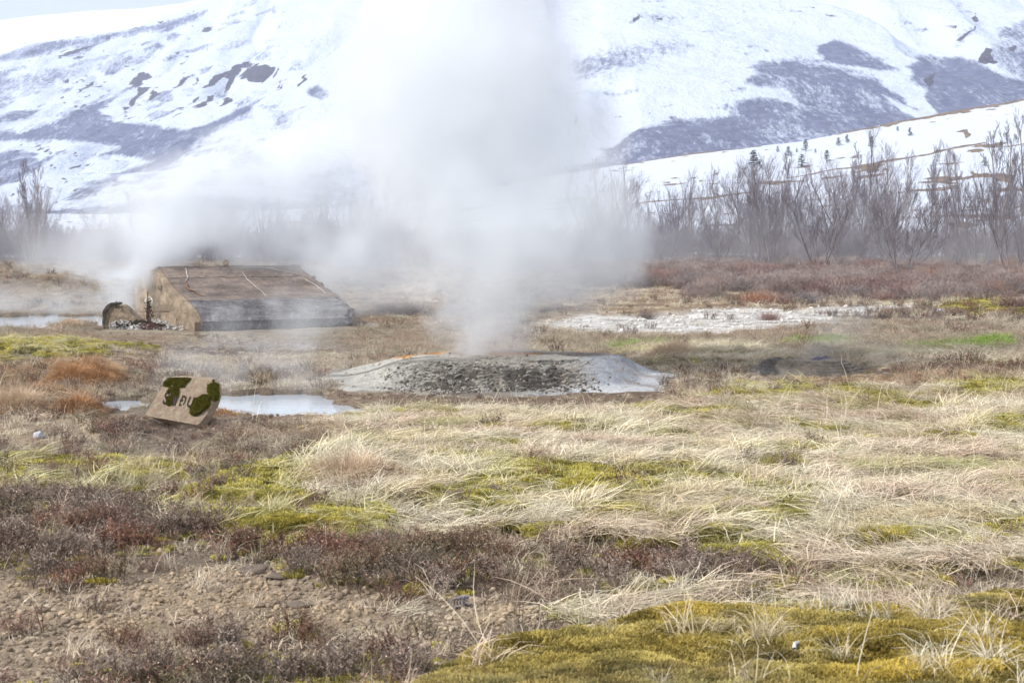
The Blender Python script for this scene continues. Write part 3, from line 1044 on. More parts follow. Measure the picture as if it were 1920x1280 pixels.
def blade_clump(name, n, rad, ln, lay, width, mat, seed, spread=.5, sh=(.6, 1.25), curl=.5, segs=3, rise=.05):
    """lay 0: upright tuft, 1: combed flat along +X"""
    r = random.Random(seed)
    T = Tubes()
    for _ in range(n):
        a, q = r.uniform(0, 6.283), rad * math.sqrt(r.random())
        x, y = q * math.cos(a), q * math.sin(a)
        L_ = r.uniform(*ln)
        az = r.gauss(0, spread) if lay > .5 else r.uniform(0, 6.283)
        dx, dy = math.cos(az), math.sin(az)
        up = r.uniform(.05, .5) if lay > .5 else r.uniform(.8, 1.5)
        pts = []
        px, py, pz = x, y, -.01 + (r.uniform(0, rise) if lay > .5 else 0)
        th = math.atan(up) if lay > .5 else math.pi / 2 - r.uniform(.05, .7) * (1.2 - .4 * lay)
        for k in range(segs + 1):
            pts.append((px, py, max(pz, .002)))
            px += dx * math.cos(th) * L_ / segs
            py += dy * math.cos(th) * L_ / segs
            pz += math.sin(th) * L_ / segs
            th -= curl * r.uniform(.5, 1.3) / segs * 1.6
            az += r.gauss(0, .18); dx, dy = math.cos(az), math.sin(az)
        side = Vector((-dy, dx, r.uniform(-.6, .6))).normalized()
        s = r.uniform(*sh)
        w = r.uniform(.7, 1.3) * width
        T.ribbon(pts, w, s, side)
    return T.mesh(name, mat)


def moss_clump(name, seed, rad=.045, n=105, hgt=(.004, .013), w=.0036):
    r = random.Random(seed)
    T = Tubes()
    for _ in range(n):
        a, q = r.uniform(0, 6.283), rad * math.sqrt(r.random())
        x, y = q * math.cos(a), q * math.sin(a)
        h = r.uniform(*hgt) * (1.15 - .6 * (q / rad) ** 2)
        s = r.uniform(.65, 1.3)
        for k in range(2):
            t = r.uniform(0, 6.283)
            T.ribbon([(x, y, -.004), (x + .004 * math.cos(t), y + .004 * math.sin(t), h * .6), (x + .009 * math.cos(t), y + .009 * math.sin(t), h)],
                     w, s, Vector((-math.sin(t), math.cos(t), 0)), .3)
    return T.mesh(name, M_MOSS)


def heather_clump(name, seed, rad=.07, n=26, hgt=(.05, .12)):
    r = random.Random(seed)
    T = Tubes()
    for _ in range(n):
        a, q = r.uniform(0, 6.283), rad * math.sqrt(r.random())
        x, y = q * math.cos(a), q * math.sin(a)
        h = r.uniform(*hgt)
        lx, ly = r.gauss(0, .35) + .3 * math.cos(a), r.gauss(0, .35) + .3 * math.sin(a)
        s = r.uniform(.5, 1.2)
        pts = [(x + lx * h * t * t, y + ly * h * t * t, -.01 + h * t) for t in (0, .35, .7, 1)]
        t0 = r.uniform(0, 6.283)
        T.ribbon(pts, .004, s * .8, Vector((math.cos(t0), math.sin(t0), 0)), .5)
        for k in range(9):
            f = r.uniform(.25, 1)
            bx, by, bz = x + lx * h * f * f, y + ly * h * f * f, h * f
            t = r.uniform(0, 6.283); l_ = r.uniform(.007, .018)
            tipc = s * r.uniform(.8, 1.5) if f > .7 else s
            T.ribbon([(bx, by, bz), (bx + l_ * math.cos(t), by + l_ * math.sin(t), bz + l_ * r.uniform(.2, 1))], .004, tipc, None, .6)
        if r.random() < .16:                     # pale dry husk at the tip
            x1, y1, z1 = pts[-1]
            T.ribbon([(x1, y1, z1), (x1 + .004, y1, z1 + .005)], .005, 3.6, Vector((1, 0, 0)), .8)
    return T.mesh(name, M_HEATH)


def samples(n, d0, d1, tm=.46, power=2.0):
    # nearer ground reaches further to the sides, for a step to either side of the camera
    """points on the ground in the wedge in view and a margin beside it, even per square metre for power 2"""
    D = (d0 ** power + rng.random(n) * (d1 ** power - d0 ** power)) ** (1 / power)
    return rng.uniform(-1, 1, n) * (tm * D + 2.2), D


def in_mound(x, y):
    a = np.hypot((x - MX) / 2.08, (y - MY) / 1.66) < 1.0
    b_ = np.hypot((x - SMX) / .66, (y - SMY) / .5) < 1.0
    return a | b_


def near_stone(x, y):
    u, v = proj(x, y)
    a = (np.abs(u - 335) < 85) & (v > 772) & (v < 850)
    b_ = (v < 668) & (v > 612) & (u > 180) & (u < 680)
    c_ = (v < 775) & (v > 728) & (u > 620) & (u < 1260)
    d_ = (v < 730) & (v > 690) & (u > 1390) & (u < 1680)
    e_ = (v < 840) & (v > 798) & (u > 40) & (u < 110)
    f_ = (v < 800) & (v > 764) & (u > 180) & (u < 700)
    return a | b_ | c_ | d_ | e_ | f_


BUNKER_QUAD = [(195, 612), (372, 624), (655, 616), (640, 590), (330, 575), (200, 590)]


def under_bunker(x, y):
    u, v = proj(x, y)
    return poly_sd(u, v, BUNKER_QUAD) > -3


def keep_out(x, y):
    u, v = proj(x, y)
    return ~((u > 190) & (u < 330) & (v > 600) & (v < 622))


def cover(name, coll, nvar, n, d0, d1, wf, tf, s0=.75, s1=1.3, upright=True, az=None, zoff=0.0, tm=.46, power=2.0, grow=0.0):
    n = int(n * (1.32 if d1 < 30 else 1.1))
    x, y = samples(n, d0, d1, tm, power)
    W = zones(x, y)
    w = wf(x, y, W)
    m = (rng.random(n) < w) & keep_out(x, y) & ~in_mound(x, y) & ~under_bunker(x, y) & (W[:, ZI['pool']] < .25)
    x, y, W = x[m], y[m], W[m]
    k = len(x)
    z = height(x, y, W) + zoff
    e = .05                                         # lean with the slope
    hx = (height(x + e, y) - z) / e
    hy = (height(x, y + e) - z) / e
    rz = rng.uniform(0, 6.283, k) if az is None else az(x, y) + rng.normal(0, .55, k)
    rot = np.stack([np.clip(hy, -.5, .5) * .0 + rng.normal(0, .08, k), rng.normal(0, .08, k), rz], 1)
    if az is not None:
        rot[:, 1] = -np.clip(hx * np.cos(rz) + hy * np.sin(rz), -.5, .5)
    scl = rng.uniform(s0, s1, k) * np.where(near_stone(x, y), .4, 1) * (1 + grow * np.clip((y - 8) / 10, 0, 3))
    tint = tf(x, y, W) * rng.uniform(.82, 1.18, (k, 1))
    return scatter_object(name, coll, np.stack([x, y, z], 1), rot, scl, tint, rng.integers(0, nvar, k))


def pal(x, y, cols, s, fx=1.2, fy=1.8):
    """slow drift between a few plant colours"""
    f = np.clip(.5 + .85 * fbm(x * fx, y * fy, s, 4), 0, .999) * (len(cols) - 1)
    i = f.astype(int)
    f = (f - i)[:, None]
    C = np.array(cols)
    return C[i] * (1 - f) + C[i + 1] * f


def wsum(**kw):
    def fn(x, y, W):
        r = 0
        for k_, v_ in kw.items(): r = r + v_ * W[:, ZI[k_]]
        return np.clip(r, 0, 1)
    return fn


STRAW_COLS = [(.70, .58, .38), (.77, .68, .48), (.82, .74, .57), (.74, .62, .47), (.66, .51, .39), (.62, .58, .32)]
RUST_COLS = [(.50, .28, .13), (.42, .21, .09), (.58, .38, .22)]


def grass_tint(x, y, W):
    c = pal(x, y, STRAW_COLS, 301)
    r = W[:, [ZI['rust']]]
    g = W[:, [ZI['pale']]] + W[:, [ZI['heath']]] * .8
    c = c * (1 - r) + pal(x, y, RUST_COLS, 303) * r
    c = c * (1 - g) + pal(x, y, [(.42, .34, .255), (.54, .46, .35), (.40, .34, .24), (.50, .38, .285), (.40, .28, .20)], 305) * g
    gr = W[:, [ZI['green']]]
    c = c * (1 - gr) + np.array([.30, .42, .08]) * gr
    m = W[:, [ZI['moss']]] * .6
    return c * (1 - m) + np.array([.55, .50, .18]) * m


def wind(x, y): return math.pi * (.05 + .55 * fbm(x * .5, y * .7, 311, 3)) + math.pi * (vnoise(x * .4, y * .4, 313) > .55)


lay_c = clump_collection('lying_grass', [blade_clump('lying_grass', 64, .11, (.08, .25), 1, .0046, M_STRAW, 100 + i, .95, curl=.45, sh=(.45, 1.4), rise=.04) for i in range(8)])
tuft_c = clump_collection('grass_tuft', [blade_clump('grass_tuft', 46, .05, (.07, .20), 0, .0030, M_STRAW, 200 + i, curl=1.1) for i in range(8)])
short_c = clump_collection('short_grass', [blade_clump('short_grass', 46, .09, (.03, .09), 0, .0040, M_STRAW, 300 + i, curl=1.2, segs=2) for i in range(6)])
stalk_c = clump_collection('grass_stalk', [blade_clump('grass_stalk', 2, .02, (.30, .62), 0, .0034, M_STRAW, 400 + i, curl=.75, segs=7, sh=(1.0, 1.3)) for i in range(10)])
moss_c = clump_collection('moss_cushion', [moss_clump('moss_cushion', 500 + i) for i in range(6)])
heath_c = clump_collection('heather_sprig', [heather_clump('heather_sprig', 600 + i) for i in range(8)])
crumb_c = clump_collection('crumb', [rock_mesh('crumb', (1, .8, .6), 700 + i, 1, .5, True, M_PEB) for i in range(6)])

cover('dry_grass', lay_c, 8, 34000, 4.2, 22, wsum(straw=.95, moss=.05, pale=.22, rust=.35, bank=.0, heath=.04), grass_tint, .7, 1.25, az=wind)
cover('dry_grass', lay_c, 8, 20000, 22, 62, wsum(straw=.9, moss=.1, pale=.30, rust=.35, heath=.16, terrace=.03, brush=.25), grass_tint, 1.0, 1.7, az=wind)
cover('grass_tufts', tuft_c, 8, 30000, 4.2, 24, lambda x, y, W: wsum(straw=.40, moss=.04, pale=.50, rust=1, heath=.18, heather=.10, mud=.03, green=.5)(x, y, W) + W[:, ZI['bank']] * (.06 + .6 * sstep(.0, .4, fbm(x * 1.4, y * 1.8, 361, 3))), grass_tint, .6, 1.25)
cover('grass_tufts', tuft_c, 8, 16000, 24, 70, wsum(straw=.5, moss=.2, pale=.6, rust=1, heath=.3, heather=.15, mud=.1, green=.5, brush=.6), grass_tint, 1.0, 2.0)
cover('short_grass', short_c, 6, 34000, 4.2, 24, wsum(straw=.35, moss=.12, pale=.85, rust=.5, heath=.6, heather=.22, gravel=.05, mud=.22, green=.9, bank=.05), grass_tint, .7, 1.3)
cover('short_grass', short_c, 6, 20000, 24, 60, wsum(straw=.3, moss=.25, pale=.9, rust=.5, heath=.6, heather=.22, gravel=.05, mud=.22, green=.9, sinter=.02), grass_tint, 1.2, 2.2)
cover('grass_stalks', stalk_c, 10, 1500, 4.2, 20, wsum(straw=.7, moss=.35, pale=.35, heather=.08, bank=.22, gravel=.03, rust=.3), lambda x, y, W: pal(x, y, [(.72, .62, .42), (.78, .70, .55)], 321), .6, 1.25)


def moss_tint(x, y, W):
    c = pal(x, y, [(.56, .46, .09), (.46, .40, .10), (.60, .52, .14), (.40, .38, .13)], 331, 2.5, 3.5)
    b_ = W[:, [ZI['bank']]]
    f = (.60 + .62 * sstep(-.35, .35, fbm(x * 11, y * 11, 337, 4)))[:, None]
    c = c * f
    c = c * (1 - b_) + pal(x, y, [(.52, .39, .09), (.43, .33, .09), (.55, .45, .15), (.33, .25, .09), (.40, .36, .15), (.54, .39, .08)], 333, 1.5, 2.2) * f * b_
    g = W[:, [ZI['green']]]
    return c * (1 - g) + np.array([.24, .42, .04]) * g


cover('moss', moss_c, 6, 110000, 3.6, 9, wsum(moss=1, bank=1, straw=.22, heather=.06), moss_tint, .8, 1.5)
cover('moss', moss_c, 6, 70000, 9, 21, wsum(moss=.9, straw=.20, green=.8, pale=.10), moss_tint, 1.1, 2.1)
cover('moss', moss_c, 6, 22000, 21, 34, wsum(moss=.9, green=.9), moss_tint, 2.0, 3.4)


def heath_tint(x, y, W):
    c = pal(x, y, [(.24, .17, .13), (.31, .24, .19), (.34, .27, .22), (.27, .14, .10), (.24, .20, .13), (.29, .22, .18)], 341, 1.6, 2.4)
    return c


cover('heather', heath_c, 8, 26000, 4.2, 18, wsum(heather=.95, gravel=.02, heath=.10, pale=.04, mud=.05, moss=.02, terrace=.2), heath_tint, .6, 1.25)
cover('heather', heath_c, 8, 26000, 18, 70, wsum(heather=.9, heath=.07, pale=.03, mud=.10, brush=.45, terrace=.02, sinter=.006), heath_tint, .9, 1.9)


def crumb_tint(x, y, W):
    c = pal(x, y, [(.30, .23, .155), (.42, .33, .225), (.25, .195, .15), (.46, .38, .28)], 351, 4, 4)
    s = W[:, [ZI['sinter']]]
    g = W[:, [ZI['mud']]]
    return (c * (1 - s) + np.array([.62, .60, .56]) * s) * (1 - .3 * g)


def crumbs(name, n, d0, d1, wf, smin, smax):
    x, y = samples(n, d0, d1)
    W = zones(x, y)
    m = (rng.random(n) < wf(x, y, W)) & (W[:, ZI['pool']] < .2) & ~under_bunker(x, y)
    x, y, W = x[m], y[m], W[m]
    k = len(x)
    s = smin * np.exp(rng.random(k) ** 2.2 * math.log(smax / smin))
    z = height(x, y, W) + s * .25
    inm = in_mound(x, y)
    zb = np.where(inm, big_mound_z(x - MX, y - MY), 0)
    z = z + np.maximum(zb, 0)
    rot = np.stack([rng.normal(0, .4, k), rng.normal(0, .4, k), rng.uniform(0, 6.28, k)], 1)
    scatter_object(name, crumb_c, np.stack([x, y, z], 1), rot, s, crumb_tint(x, y, W) * rng.uniform(.7, 1.25, (k, 1)), rng.integers(0, 6, k))


crumbs('gravel', 130000, 4.2, 9, wsum(gravel=.9, heath=.15, heather=.2, mud=.3), .004, .026)
crumbs('gravel', 40000, 9, 22, wsum(gravel=.8, heath=.12, heather=.08, mud=.4), .006, .028)
crumbs('gravel', 26000, 22, 46, wsum(sinter=.55, terrace=.2, mud=.2, gravel=.3), .02, .07)


# rubble along the broken front of the geyser mound
k = 2600
X, Y = rng.uniform(-1.3, 1.1, k), rng.uniform(-1.75, -.55, k)
zz = big_mound_z(X, Y)
m = (zz > -.01) & (zz < .26) & (rng.random(k) < .3 + sstep(.15, .02, zz))
X, Y, zz = X[m], Y[m], zz[m]
s = .006 * np.exp(rng.random(len(X)) ** 2 * math.log(5))
tn = np.where(rng.random(len(X))[:, None] < .55, np.array([[.36, .34, .31]]), np.array([[.13, .11, .09]])) * rng.uniform(.7, 1.2, (len(X), 1))
scatter_object('rubble', crumb_c, np.stack([X + MX, Y + MY, height(X + MX, Y + MY) + zz + s * .3], 1),
               rng.normal(0, .6, (len(X), 3)) + np.array([0, 0, 3.0]) * rng.random((len(X), 1)), s, tn, rng.integers(0, 6, len(X)))

#@@PART3
# ------------------------------------------------------------------ tussocks that stand out by the pool
M_RUSTGRASS = plant_material('rusty_tussock_grass', (.46, .24, .11), (.58, .36, .20), .2, 9)
M_TANGRASS = plant_material('tan_tussock_grass', (.62, .46, .32), (.70, .56, .40), .2, 9)
TUSS = [(140, 722, .26, .95, 'r', 'large rust brown grass tussock leaning on the bank left of the pool'),
        (205, 722, .16, .8, 'r', 'small dark rust tussock tucked against the larger one beside the puddle'),
        (150, 776, .24, .9, 'r', 'upright russet grass tussock in front of the pool left of the inscribed stone'),
        (40, 772, .30, .9, 't', 'faded tan grass tussock nearest the left edge of the pool'),
        (420, 778, .14, .7, 'r', 'low russet tuft at the water edge just right of the inscribed stone'),
        (132, 622, .22, 1.0, 't', 'peaked tan grass hummock in front of the steaming pond'),
        (660, 900, .34, .75, 't', 'pinkish tan tussock of matted grass on yellow moss mid foreground'),
        (1260, 672, .34, .9, 't', 'pinkish dry grass tussock behind the right end of the geyser mound'),
        (655, 772, .12, .7, 'r', 'small brown tuft at the right end of the pool')]
for i, (u, v, R, hk, kind, lab) in enumerate(TUSS):
    r = random.Random(900 + i)
    T = Tubes()
    p = place(u, v)
    n_ = int(900 * (R / .26) ** 1.6)
    A_, Q_ = np.random.default_rng(i).uniform(0, 6.283, n_), R * np.sqrt(np.random.default_rng(i + 50).random(n_))
    XX, YY = Q_ * np.cos(A_), Q_ * np.sin(A_) * .8
    ZZ = height(p.x + XX, p.y + YY) - p.z
    for a, q, x, y, z in zip(A_, Q_, XX, YY, ZZ):
        dome = max(0, 1 - (q / R) ** 2)
        z = z + .30 * R * dome - .01
        L_ = r.uniform(.5, 1.1) * R * .75 * hk
        az = a + r.gauss(.5, .6)
        th = 1.35 - .8 * (q / R) + r.gauss(0, .25)
        pts = []
        px, py, pz = x, y, z
        for k in range(4):
            pts.append((px, py, pz))
            px += math.cos(az) * math.cos(th) * L_ / 3; py += math.sin(az) * math.cos(th) * L_ / 3; pz += math.sin(th) * L_ / 3
            th -= r.uniform(.2, .7)
        T.ribbon(pts, .0045, 1, Vector((-math.sin(az), math.cos(az), r.uniform(-.5, .5))).normalized())
    o = obj('grass_tussock', T.mesh('grass_tussock', M_RUSTGRASS if kind == 'r' else M_TANGRASS))
    o.location = p
    tag(o, lab, 'grass tussock', 'grass tussocks near the pool')

# ------------------------------------------------------------------ inscribed stone
M_STONE = rock_material('pinkish_tan_stone', (.42, .32, .225), (.34, .245, .185), (.43, .36, .24), 9, .9, .02)
M_STONE_DARK = rock_material('carved_groove', (.035, .028, .02), (.06, .045, .03), None, 20, .3, .005)
M_SMOSS = plant_material('dark_stone_moss', (.085, .085, .012), (.17, .15, .02), .15, 40)
SB, ST = 12.42, 12.60


def on_face(u, v, off=0.0):
    return at(u, v, SB + (795 - v) / 87 * (ST - SB) - off)


def build_stone():
    F = [(272, 778), (288, 750), (306, 722), (319, 709), (338, 707), (362, 708), (380, 711), (396, 713), (404, 722), (404, 738), (401, 752), (388, 776), (371, 797), (350, 793), (330, 789), (300, 784), (284, 781)]
    # ring behind the face, then the back
    Q = [(270, 780), (287, 750), (306, 722), (320, 708), (338, 706), (362, 707), (382, 709), (400, 711), (410, 722), (411, 745), (405, 764), (392, 788), (378, 809), (350, 806), (330, 801), (300, 793), (282, 785)]
    bm = bmesh.new()
    f = [bm.verts.new(on_face(u, v)) for u, v in F]
    dq = [.05 + .05 * (1 if v < 780 else .6) for u, v in Q]
    q = [bm.verts.new(on_face(u, v) + Vector((0, d, 0))) for (u, v), d in zip(Q, dq)]
    cx, cz = sum(a.co.x for a in q) / len(q), sum(a.co.z for a in q) / len(q)
    bk = [bm.verts.new(Vector((cx + (a.co.x - cx) * .9, a.co.y + .12, cz + (a.co.z - cz) * .92 - .02))) for a in q]
    n = len(f)
    bm.faces.new(f)
    for i in range(n):
        j = (i + 1) % n
        bm.faces.new((f[j], f[i], q[i], q[j]))
        bm.faces.new((q[j], q[i], bk[i], bk[j]))
    bm.faces.new(list(reversed(bk)))
    bmesh.ops.recalc_face_normals(bm, faces=bm.faces)
    bmesh.ops.triangulate(bm, faces=bm.faces)
    for _ in range(3):
        bmesh.ops.subdivide_edges(bm, edges=[e for e in bm.edges if e.calc_length() > .02], cuts=1, use_grid_fill=True)
        bmesh.ops.triangulate(bm, faces=[x for x in bm.faces if len(x.verts) > 3])
    bm.normal_update()
    from mathutils import noise as mn
    for v in bm.verts:
        v.co += v.normal * (.006 * mn.fractal(v.co * 9, 1, 2, 4) + .003 * mn.fractal(v.co * 30, 1, 2, 3))
    c = Vector((cx, SB + .1, gz(cx, SB)))
    for v in bm.verts: v.co -= c
    me = bpy.data.meshes.new('inscribed_stone')
    bm.to_mesh(me); bm.free()
    me.materials.append(M_STONE)
    for p_ in me.polygons: p_.use_smooth = True
    me.set_sharp_from_angle(angle=math.radians(32))
    root = obj('inscribed_stone', me)
    root.location = c
    tag(root, 'tilted tan stone carved with SMIÐUR and patched with dark moss beside the pool', 'stone')
    # carved letters, each cut on its own; the run slopes down to the right
    for ch, ul, ur, vt, vb in (('S', 306, 317, 733, 757), ('M', 317, 329, 736, 758), ('I', 328.5, 334, 739, 759), ('Ð', 336, 349, 740, 760), ('U', 351, 363, 742.5, 762), ('R', 365, 376, 745, 764)):
        fc = bpy.data.curves.new('letter', 'FONT')
        fc.body = ch
        fc.extrude = .004
        fc.offset = .022
        tmp = bpy.data.objects.new('letter_source', fc)
        COL.objects.link(tmp)
        bpy.context.view_layer.update()
        lm = bpy.data.meshes.new_from_object(tmp.evaluated_get(bpy.context.evaluated_depsgraph_get()))
        bpy.data.objects.remove(tmp)
        lm.name = 'letter'
        lm.materials.clear(); lm.materials.append(M_STONE_DARK)
        xs = [v.co.x for v in lm.vertices]; ys = [v.co.y for v in lm.vertices]
        x0, x1, y0, y1 = min(xs), max(xs), min(ys), max(ys)
        for v in lm.vertices:
            a, b_ = (v.co.x - x0) / (x1 - x0), (v.co.y - y0) / (y1 - y0)
            u = ul + a * (ur - ul - 1.0) * (.45 if ch == 'I' else .9) + b_ * 7 - 2.5
            vv = vb - b_ * (vb - vt) + a * 1.8
            v.co = on_face(u, vv, .0045 + v.co.z * .6) - c
        obj('letter', lm, root)

    def moss(name, polys, thick, dens):
        r = random.Random(hash(name) & 255)
        T = Tubes()
        for P in polys:
            us, vs_ = [a for a, _ in P], [a for _, a in P]
            A = (max(us) - min(us)) * (max(vs_) - min(vs_))
            g_ = np.random.default_rng(int(A))
            UU, VV = g_.uniform(min(us), max(us), int(A * dens)), g_.uniform(min(vs_), max(vs_), int(A * dens))
            DD = poly_sd(UU, VV, P)
            for u, v, d in zip(UU, VV, DD):
                if d < r.gauss(.2, 1.5): continue
                k = min(1, max(d, 0) / 5) ** .6
                b_ = on_face(u, v, thick * k * r.uniform(.2, 1)) - c
                for q_ in range(3):
                    t = r.uniform(0, 6.283); l_ = r.uniform(.006, .012)
                    e = b_ + Vector((l_ * math.cos(t), -r.uniform(.002, .009), l_ * math.sin(t) * .8))
                    T.ribbon([b_, (b_ + e) / 2 + Vector((0, -.002, 0)), e], .006, 1, None, .4)
        return obj('moss_patch', T.mesh('moss_patch', M_SMOSS), root)

    moss('a', [[(306, 721), (316, 710), (330, 708), (358, 709), (350, 716), (344, 725), (334, 726), (326, 722), (322, 714), (318, 725)]], .020, 7)
    moss('b', [[(316, 733), (322, 727), (334, 726), (335, 734), (331, 743), (325, 742), (320, 733), (313, 736)], [(314, 745), (320, 741), (324, 747), (321, 756), (317, 760), (312, 753)]], .014, 7)
    moss('c', [[(372, 745), (385, 739), (394, 743), (393, 758), (384, 766), (376, 774), (365, 779), (356, 772), (357, 766), (362, 762), (362, 752)]], .030, 7)
    moss('d', [[(389, 733), (391, 722), (400, 717), (409, 722), (411, 736), (408, 748), (402, 752), (396, 742)], [(399, 713), (401, 712), (402, 719), (399, 719)]], .032, 7)


build_stone()

# ------------------------------------------------------------------ concrete bunker
def roof_material(name, a, b, c, scale=5, band=True):
    n = NT(name)
    col = n.mix(n.mr(n.noise(scale * .5, 5, .65), .35, .65), a, b)
    col = n.mix(n.mr(n.noise(scale * 1.6, 6, .75), .52, .66), col, c)
    g = n.mr(n.noise(60, 3, .6), .3, .7, .72, 1.25)
    s = n.n('ShaderNodeVectorMath', _operation='SCALE')
    n.l(col, s.inputs[0]); n.l(g, s.inputs[3])
    # long weather stains and pour lines in the concrete
    st = n.mr(n.noise(1.6, 6, .7, vec=n.pos((1.2, 1.2, 3.0))), .38, .62, .68, 1.22)
    s2 = n.n('ShaderNodeVectorMath', _operation='SCALE')
    n.l(s.outputs[0], s2.inputs[0]); n.l(st, s2.inputs[3])
    h = n.math('ADD', n.noise(10, 7, .75), n.math('MULTIPLY', n.noise(70, 3), .5))
    return n.principled(s2.outputs[0], .9, .2, n.bump(h, 1.0, .05))


M_ROOF = roof_material('weathered_concrete', (.29, .225, .185), (.205, .17, .15), (.37, .28, .215))
M_RUBBLEWALL = roof_material('pitted_concrete', (.24, .225, .225), (.15, .14, .14), (.40, .385, .385), 9)
M_GABLE = roof_material('tan_plaster', (.44, .34, .235), (.33, .25, .175), (.54, .45, .34), 7)
M_CRUST = roof_material('white_mineral_crust', (.72, .69, .65), (.60, .55, .50), (.78, .77, .75), 14)
M_DARKALG = plant_material('dark_algae', (.03, .03, .022), (.07, .055, .04), 0, 12)
M_REDALG = plant_material('red_brown_algae', (.15, .065, .05), (.09, .045, .04), 0, 12)


M_DARKCOPE = roof_material('dark_coping', (.075, .065, .055), (.11, .095, .08), (.17, .15, .13), 9)


def build_bunker():
    O = place(372, 621)
    ang = math.radians(27)
    a = Vector((math.cos(ang), math.sin(ang), 0))
    g = Vector((-math.sin(ang), math.cos(ang), 0))
    nrm = a                      # gable plane: through O, spanned by g and up

    def gp(u, v):
        d = Vector(ray(u, v)); C = Vector((0, 0, CAM_H))
        k_ = (O - C).dot(nrm) / d.dot(nrm)
        p = C + d * k_ - O
        return p.dot(g), p.z
    prof_px = [(373, 621), (374.5, 603), (370, 586), (350, 563), (334, 549), (312, 523), (297, 503), (288, 503), (270, 517), (254, 531), (256, 560), (258, 612)]
    prof = [gp(u, v) for u, v in prof_px]
    prof[0] = (prof[0][0], -.08); prof[-1] = (prof[-1][0], -.08)
    # length from where the far near corner shows
    d = Vector(ray(655, 614)); C = Vector((0, 0, CAM_H))
    nn = g
    k_ = (O - C).dot(nn) / d.dot(nn)
    L = (C + d * k_ - O).dot(a)
    root = empty('concrete_bunker', O)
    tag(root, 'low weathered concrete bunker with tan gable and long sloping roof in steam', 'building')
    from mathutils import noise as mn

    def W3(s, t, z): return a * s + g * t + Vector((0, 0, z))

    def shell(name, i0, i1, mat, s0, s1, off, nu=60, amp=.012, thick=.10, droop=0.0, step=.035):
        """a strip of the vault between profile points i0 and i1, as a slab"""
        pts = []
        for i in range(i0, i1):
            p0, p1 = Vector(prof[i]), Vector(prof[i + 1])
            m_ = max(2, int((p1 - p0).length / step))
            pts += [p0.lerp(p1, k / m_) for k in range(m_)]
        pts.append(Vector(prof[i1]))
        cen = Vector((prof[6][0], .3))
        nv = len(pts)
        V, Fc = [], []
        for layer in (0, 1):
            for r_ in range(nu):
                f = r_ / (nu - 1)
                for q_, p in enumerate(pts):
                    dn = (p - cen).normalized()
                    s = s0 + (s1 - s0) * f
                    pos = W3(s, p.x, p.y)
                    edge = max(0.0, (s - (L - .5)) / .5)
                    w = amp * (mn.fractal(pos * 5 + Vector((3, 1, 7)), 1, 2, 4) + .6 * mn.fractal(pos * 17, 1, 2, 3)) * (1 + 1.5 * edge)
                    o_ = off + w - (thick if layer else 0)
                    if r_ == nu - 1:                     # broken far edge
                        s += .06 * mn.fractal(Vector((p.x * 4, p.y * 4, 3)), 1, 2, 3)
                    pos = W3(s, p.x + dn.x * o_, p.y + dn.y * o_)
                    V.append(pos)
        N_ = nu * nv
        for r_ in range(nu - 1):
            for q_ in range(nv - 1):
                k1 = r_ * nv + q_
                Fc.append((k1, k1 + nv, k1 + nv + 1, k1 + 1))
                Fc.append((N_ + k1, N_ + k1 + 1, N_ + k1 + nv + 1, N_ + k1 + nv))
        for r_ in range(nu - 1):
            k1 = r_ * nv
            Fc.append((k1, N_ + k1, N_ + k1 + nv, k1 + nv))
            k1 += nv - 1
            Fc.append((k1, k1 + nv, N_ + k1 + nv, N_ + k1))
        for q_ in range(nv - 1):
            Fc.append((q_, q_ + 1, N_ + q_ + 1, N_ + q_))
            k1 = (nu - 1) * nv + q_
            Fc.append((k1, N_ + k1, N_ + k1 + 1, k1 + 1))
        me = mesh_np(name, np.array([tuple(v) for v in V]), np.array(Fc), mat)
        me.set_sharp_from_angle(angle=math.radians(40))
        return obj(name, me, root)

    shell('side_wall', 0, 1, M_RUBBLEWALL, .05, L + .02, 0, 130, .034)
    shell('lower_roof', 1, 3, M_RUBBLEWALL, .04, L + .10, .008, 130, .032)
    up = shell('upper_roof', 3, 5, M_ROOF, .03, L + .11, .020, 120, .020)
    top = shell('roof', 5, 7, M_ROOF, .03, L + .02, .030, 120, .018)
    shell('rear_roof', 7, 9, M_ROOF, .03, L - .04, .020, 60, .010)
    shell('rear_wall', 9, 11, M_GABLE, .05, L - .10, 0, 60, .010)
    # far end, hipped: closes the vault
    V, Fc = [], []
    for s_, sc_ in ((L - .04, .97), (L + .01, .93)):
        for p in prof: V.append(W3(s_, prof[6][0] + (p[0] - prof[6][0]) * sc_, p[1] * sc_))
    n_ = len(prof)
    Fc3 = [(i, i + 1, n_ + i + 1, n_ + i) for i in range(n_ - 1)]
    me = bpy.data.meshes.new('end_wall')
    bm = bmesh.new()
    vs = [bm.verts.new(v) for v in V]
    for f in Fc3: bm.faces.new([vs[i] for i in f])
    bm.faces.new([vs[i] for i in range(n_)]); bm.faces.new([vs[n_ + i] for i in range(n_)][::-1])
    bmesh.ops.recalc_face_normals(bm, faces=bm.faces)
    bm.to_mesh(me); bm.free(); me.materials.append(M_ROOF)
    obj('end_wall', me, root)

    # gable: a slab in front, its lower third a separate pour that stands proud
    def slab(name, pts2, s_out, s_in, mat, amp=.006, parent=root, grid=.04):
        bm = bmesh.new()
        f = [bm.verts.new(W3(-s_out, t, z)) for t, z in pts2]
        b_ = [bm.verts.new(W3(s_in, t, z)) for t, z in pts2]
        n = len(f)
        bm.faces.new(f); bm.faces.new(b_[::-1])
        for i in range(n): bm.faces.new((f[i], b_[i], b_[(i + 1) % n], f[(i + 1) % n]))
        bmesh.ops.recalc_face_normals(bm, faces=bm.faces)
        bmesh.ops.triangulate(bm, faces=bm.faces)
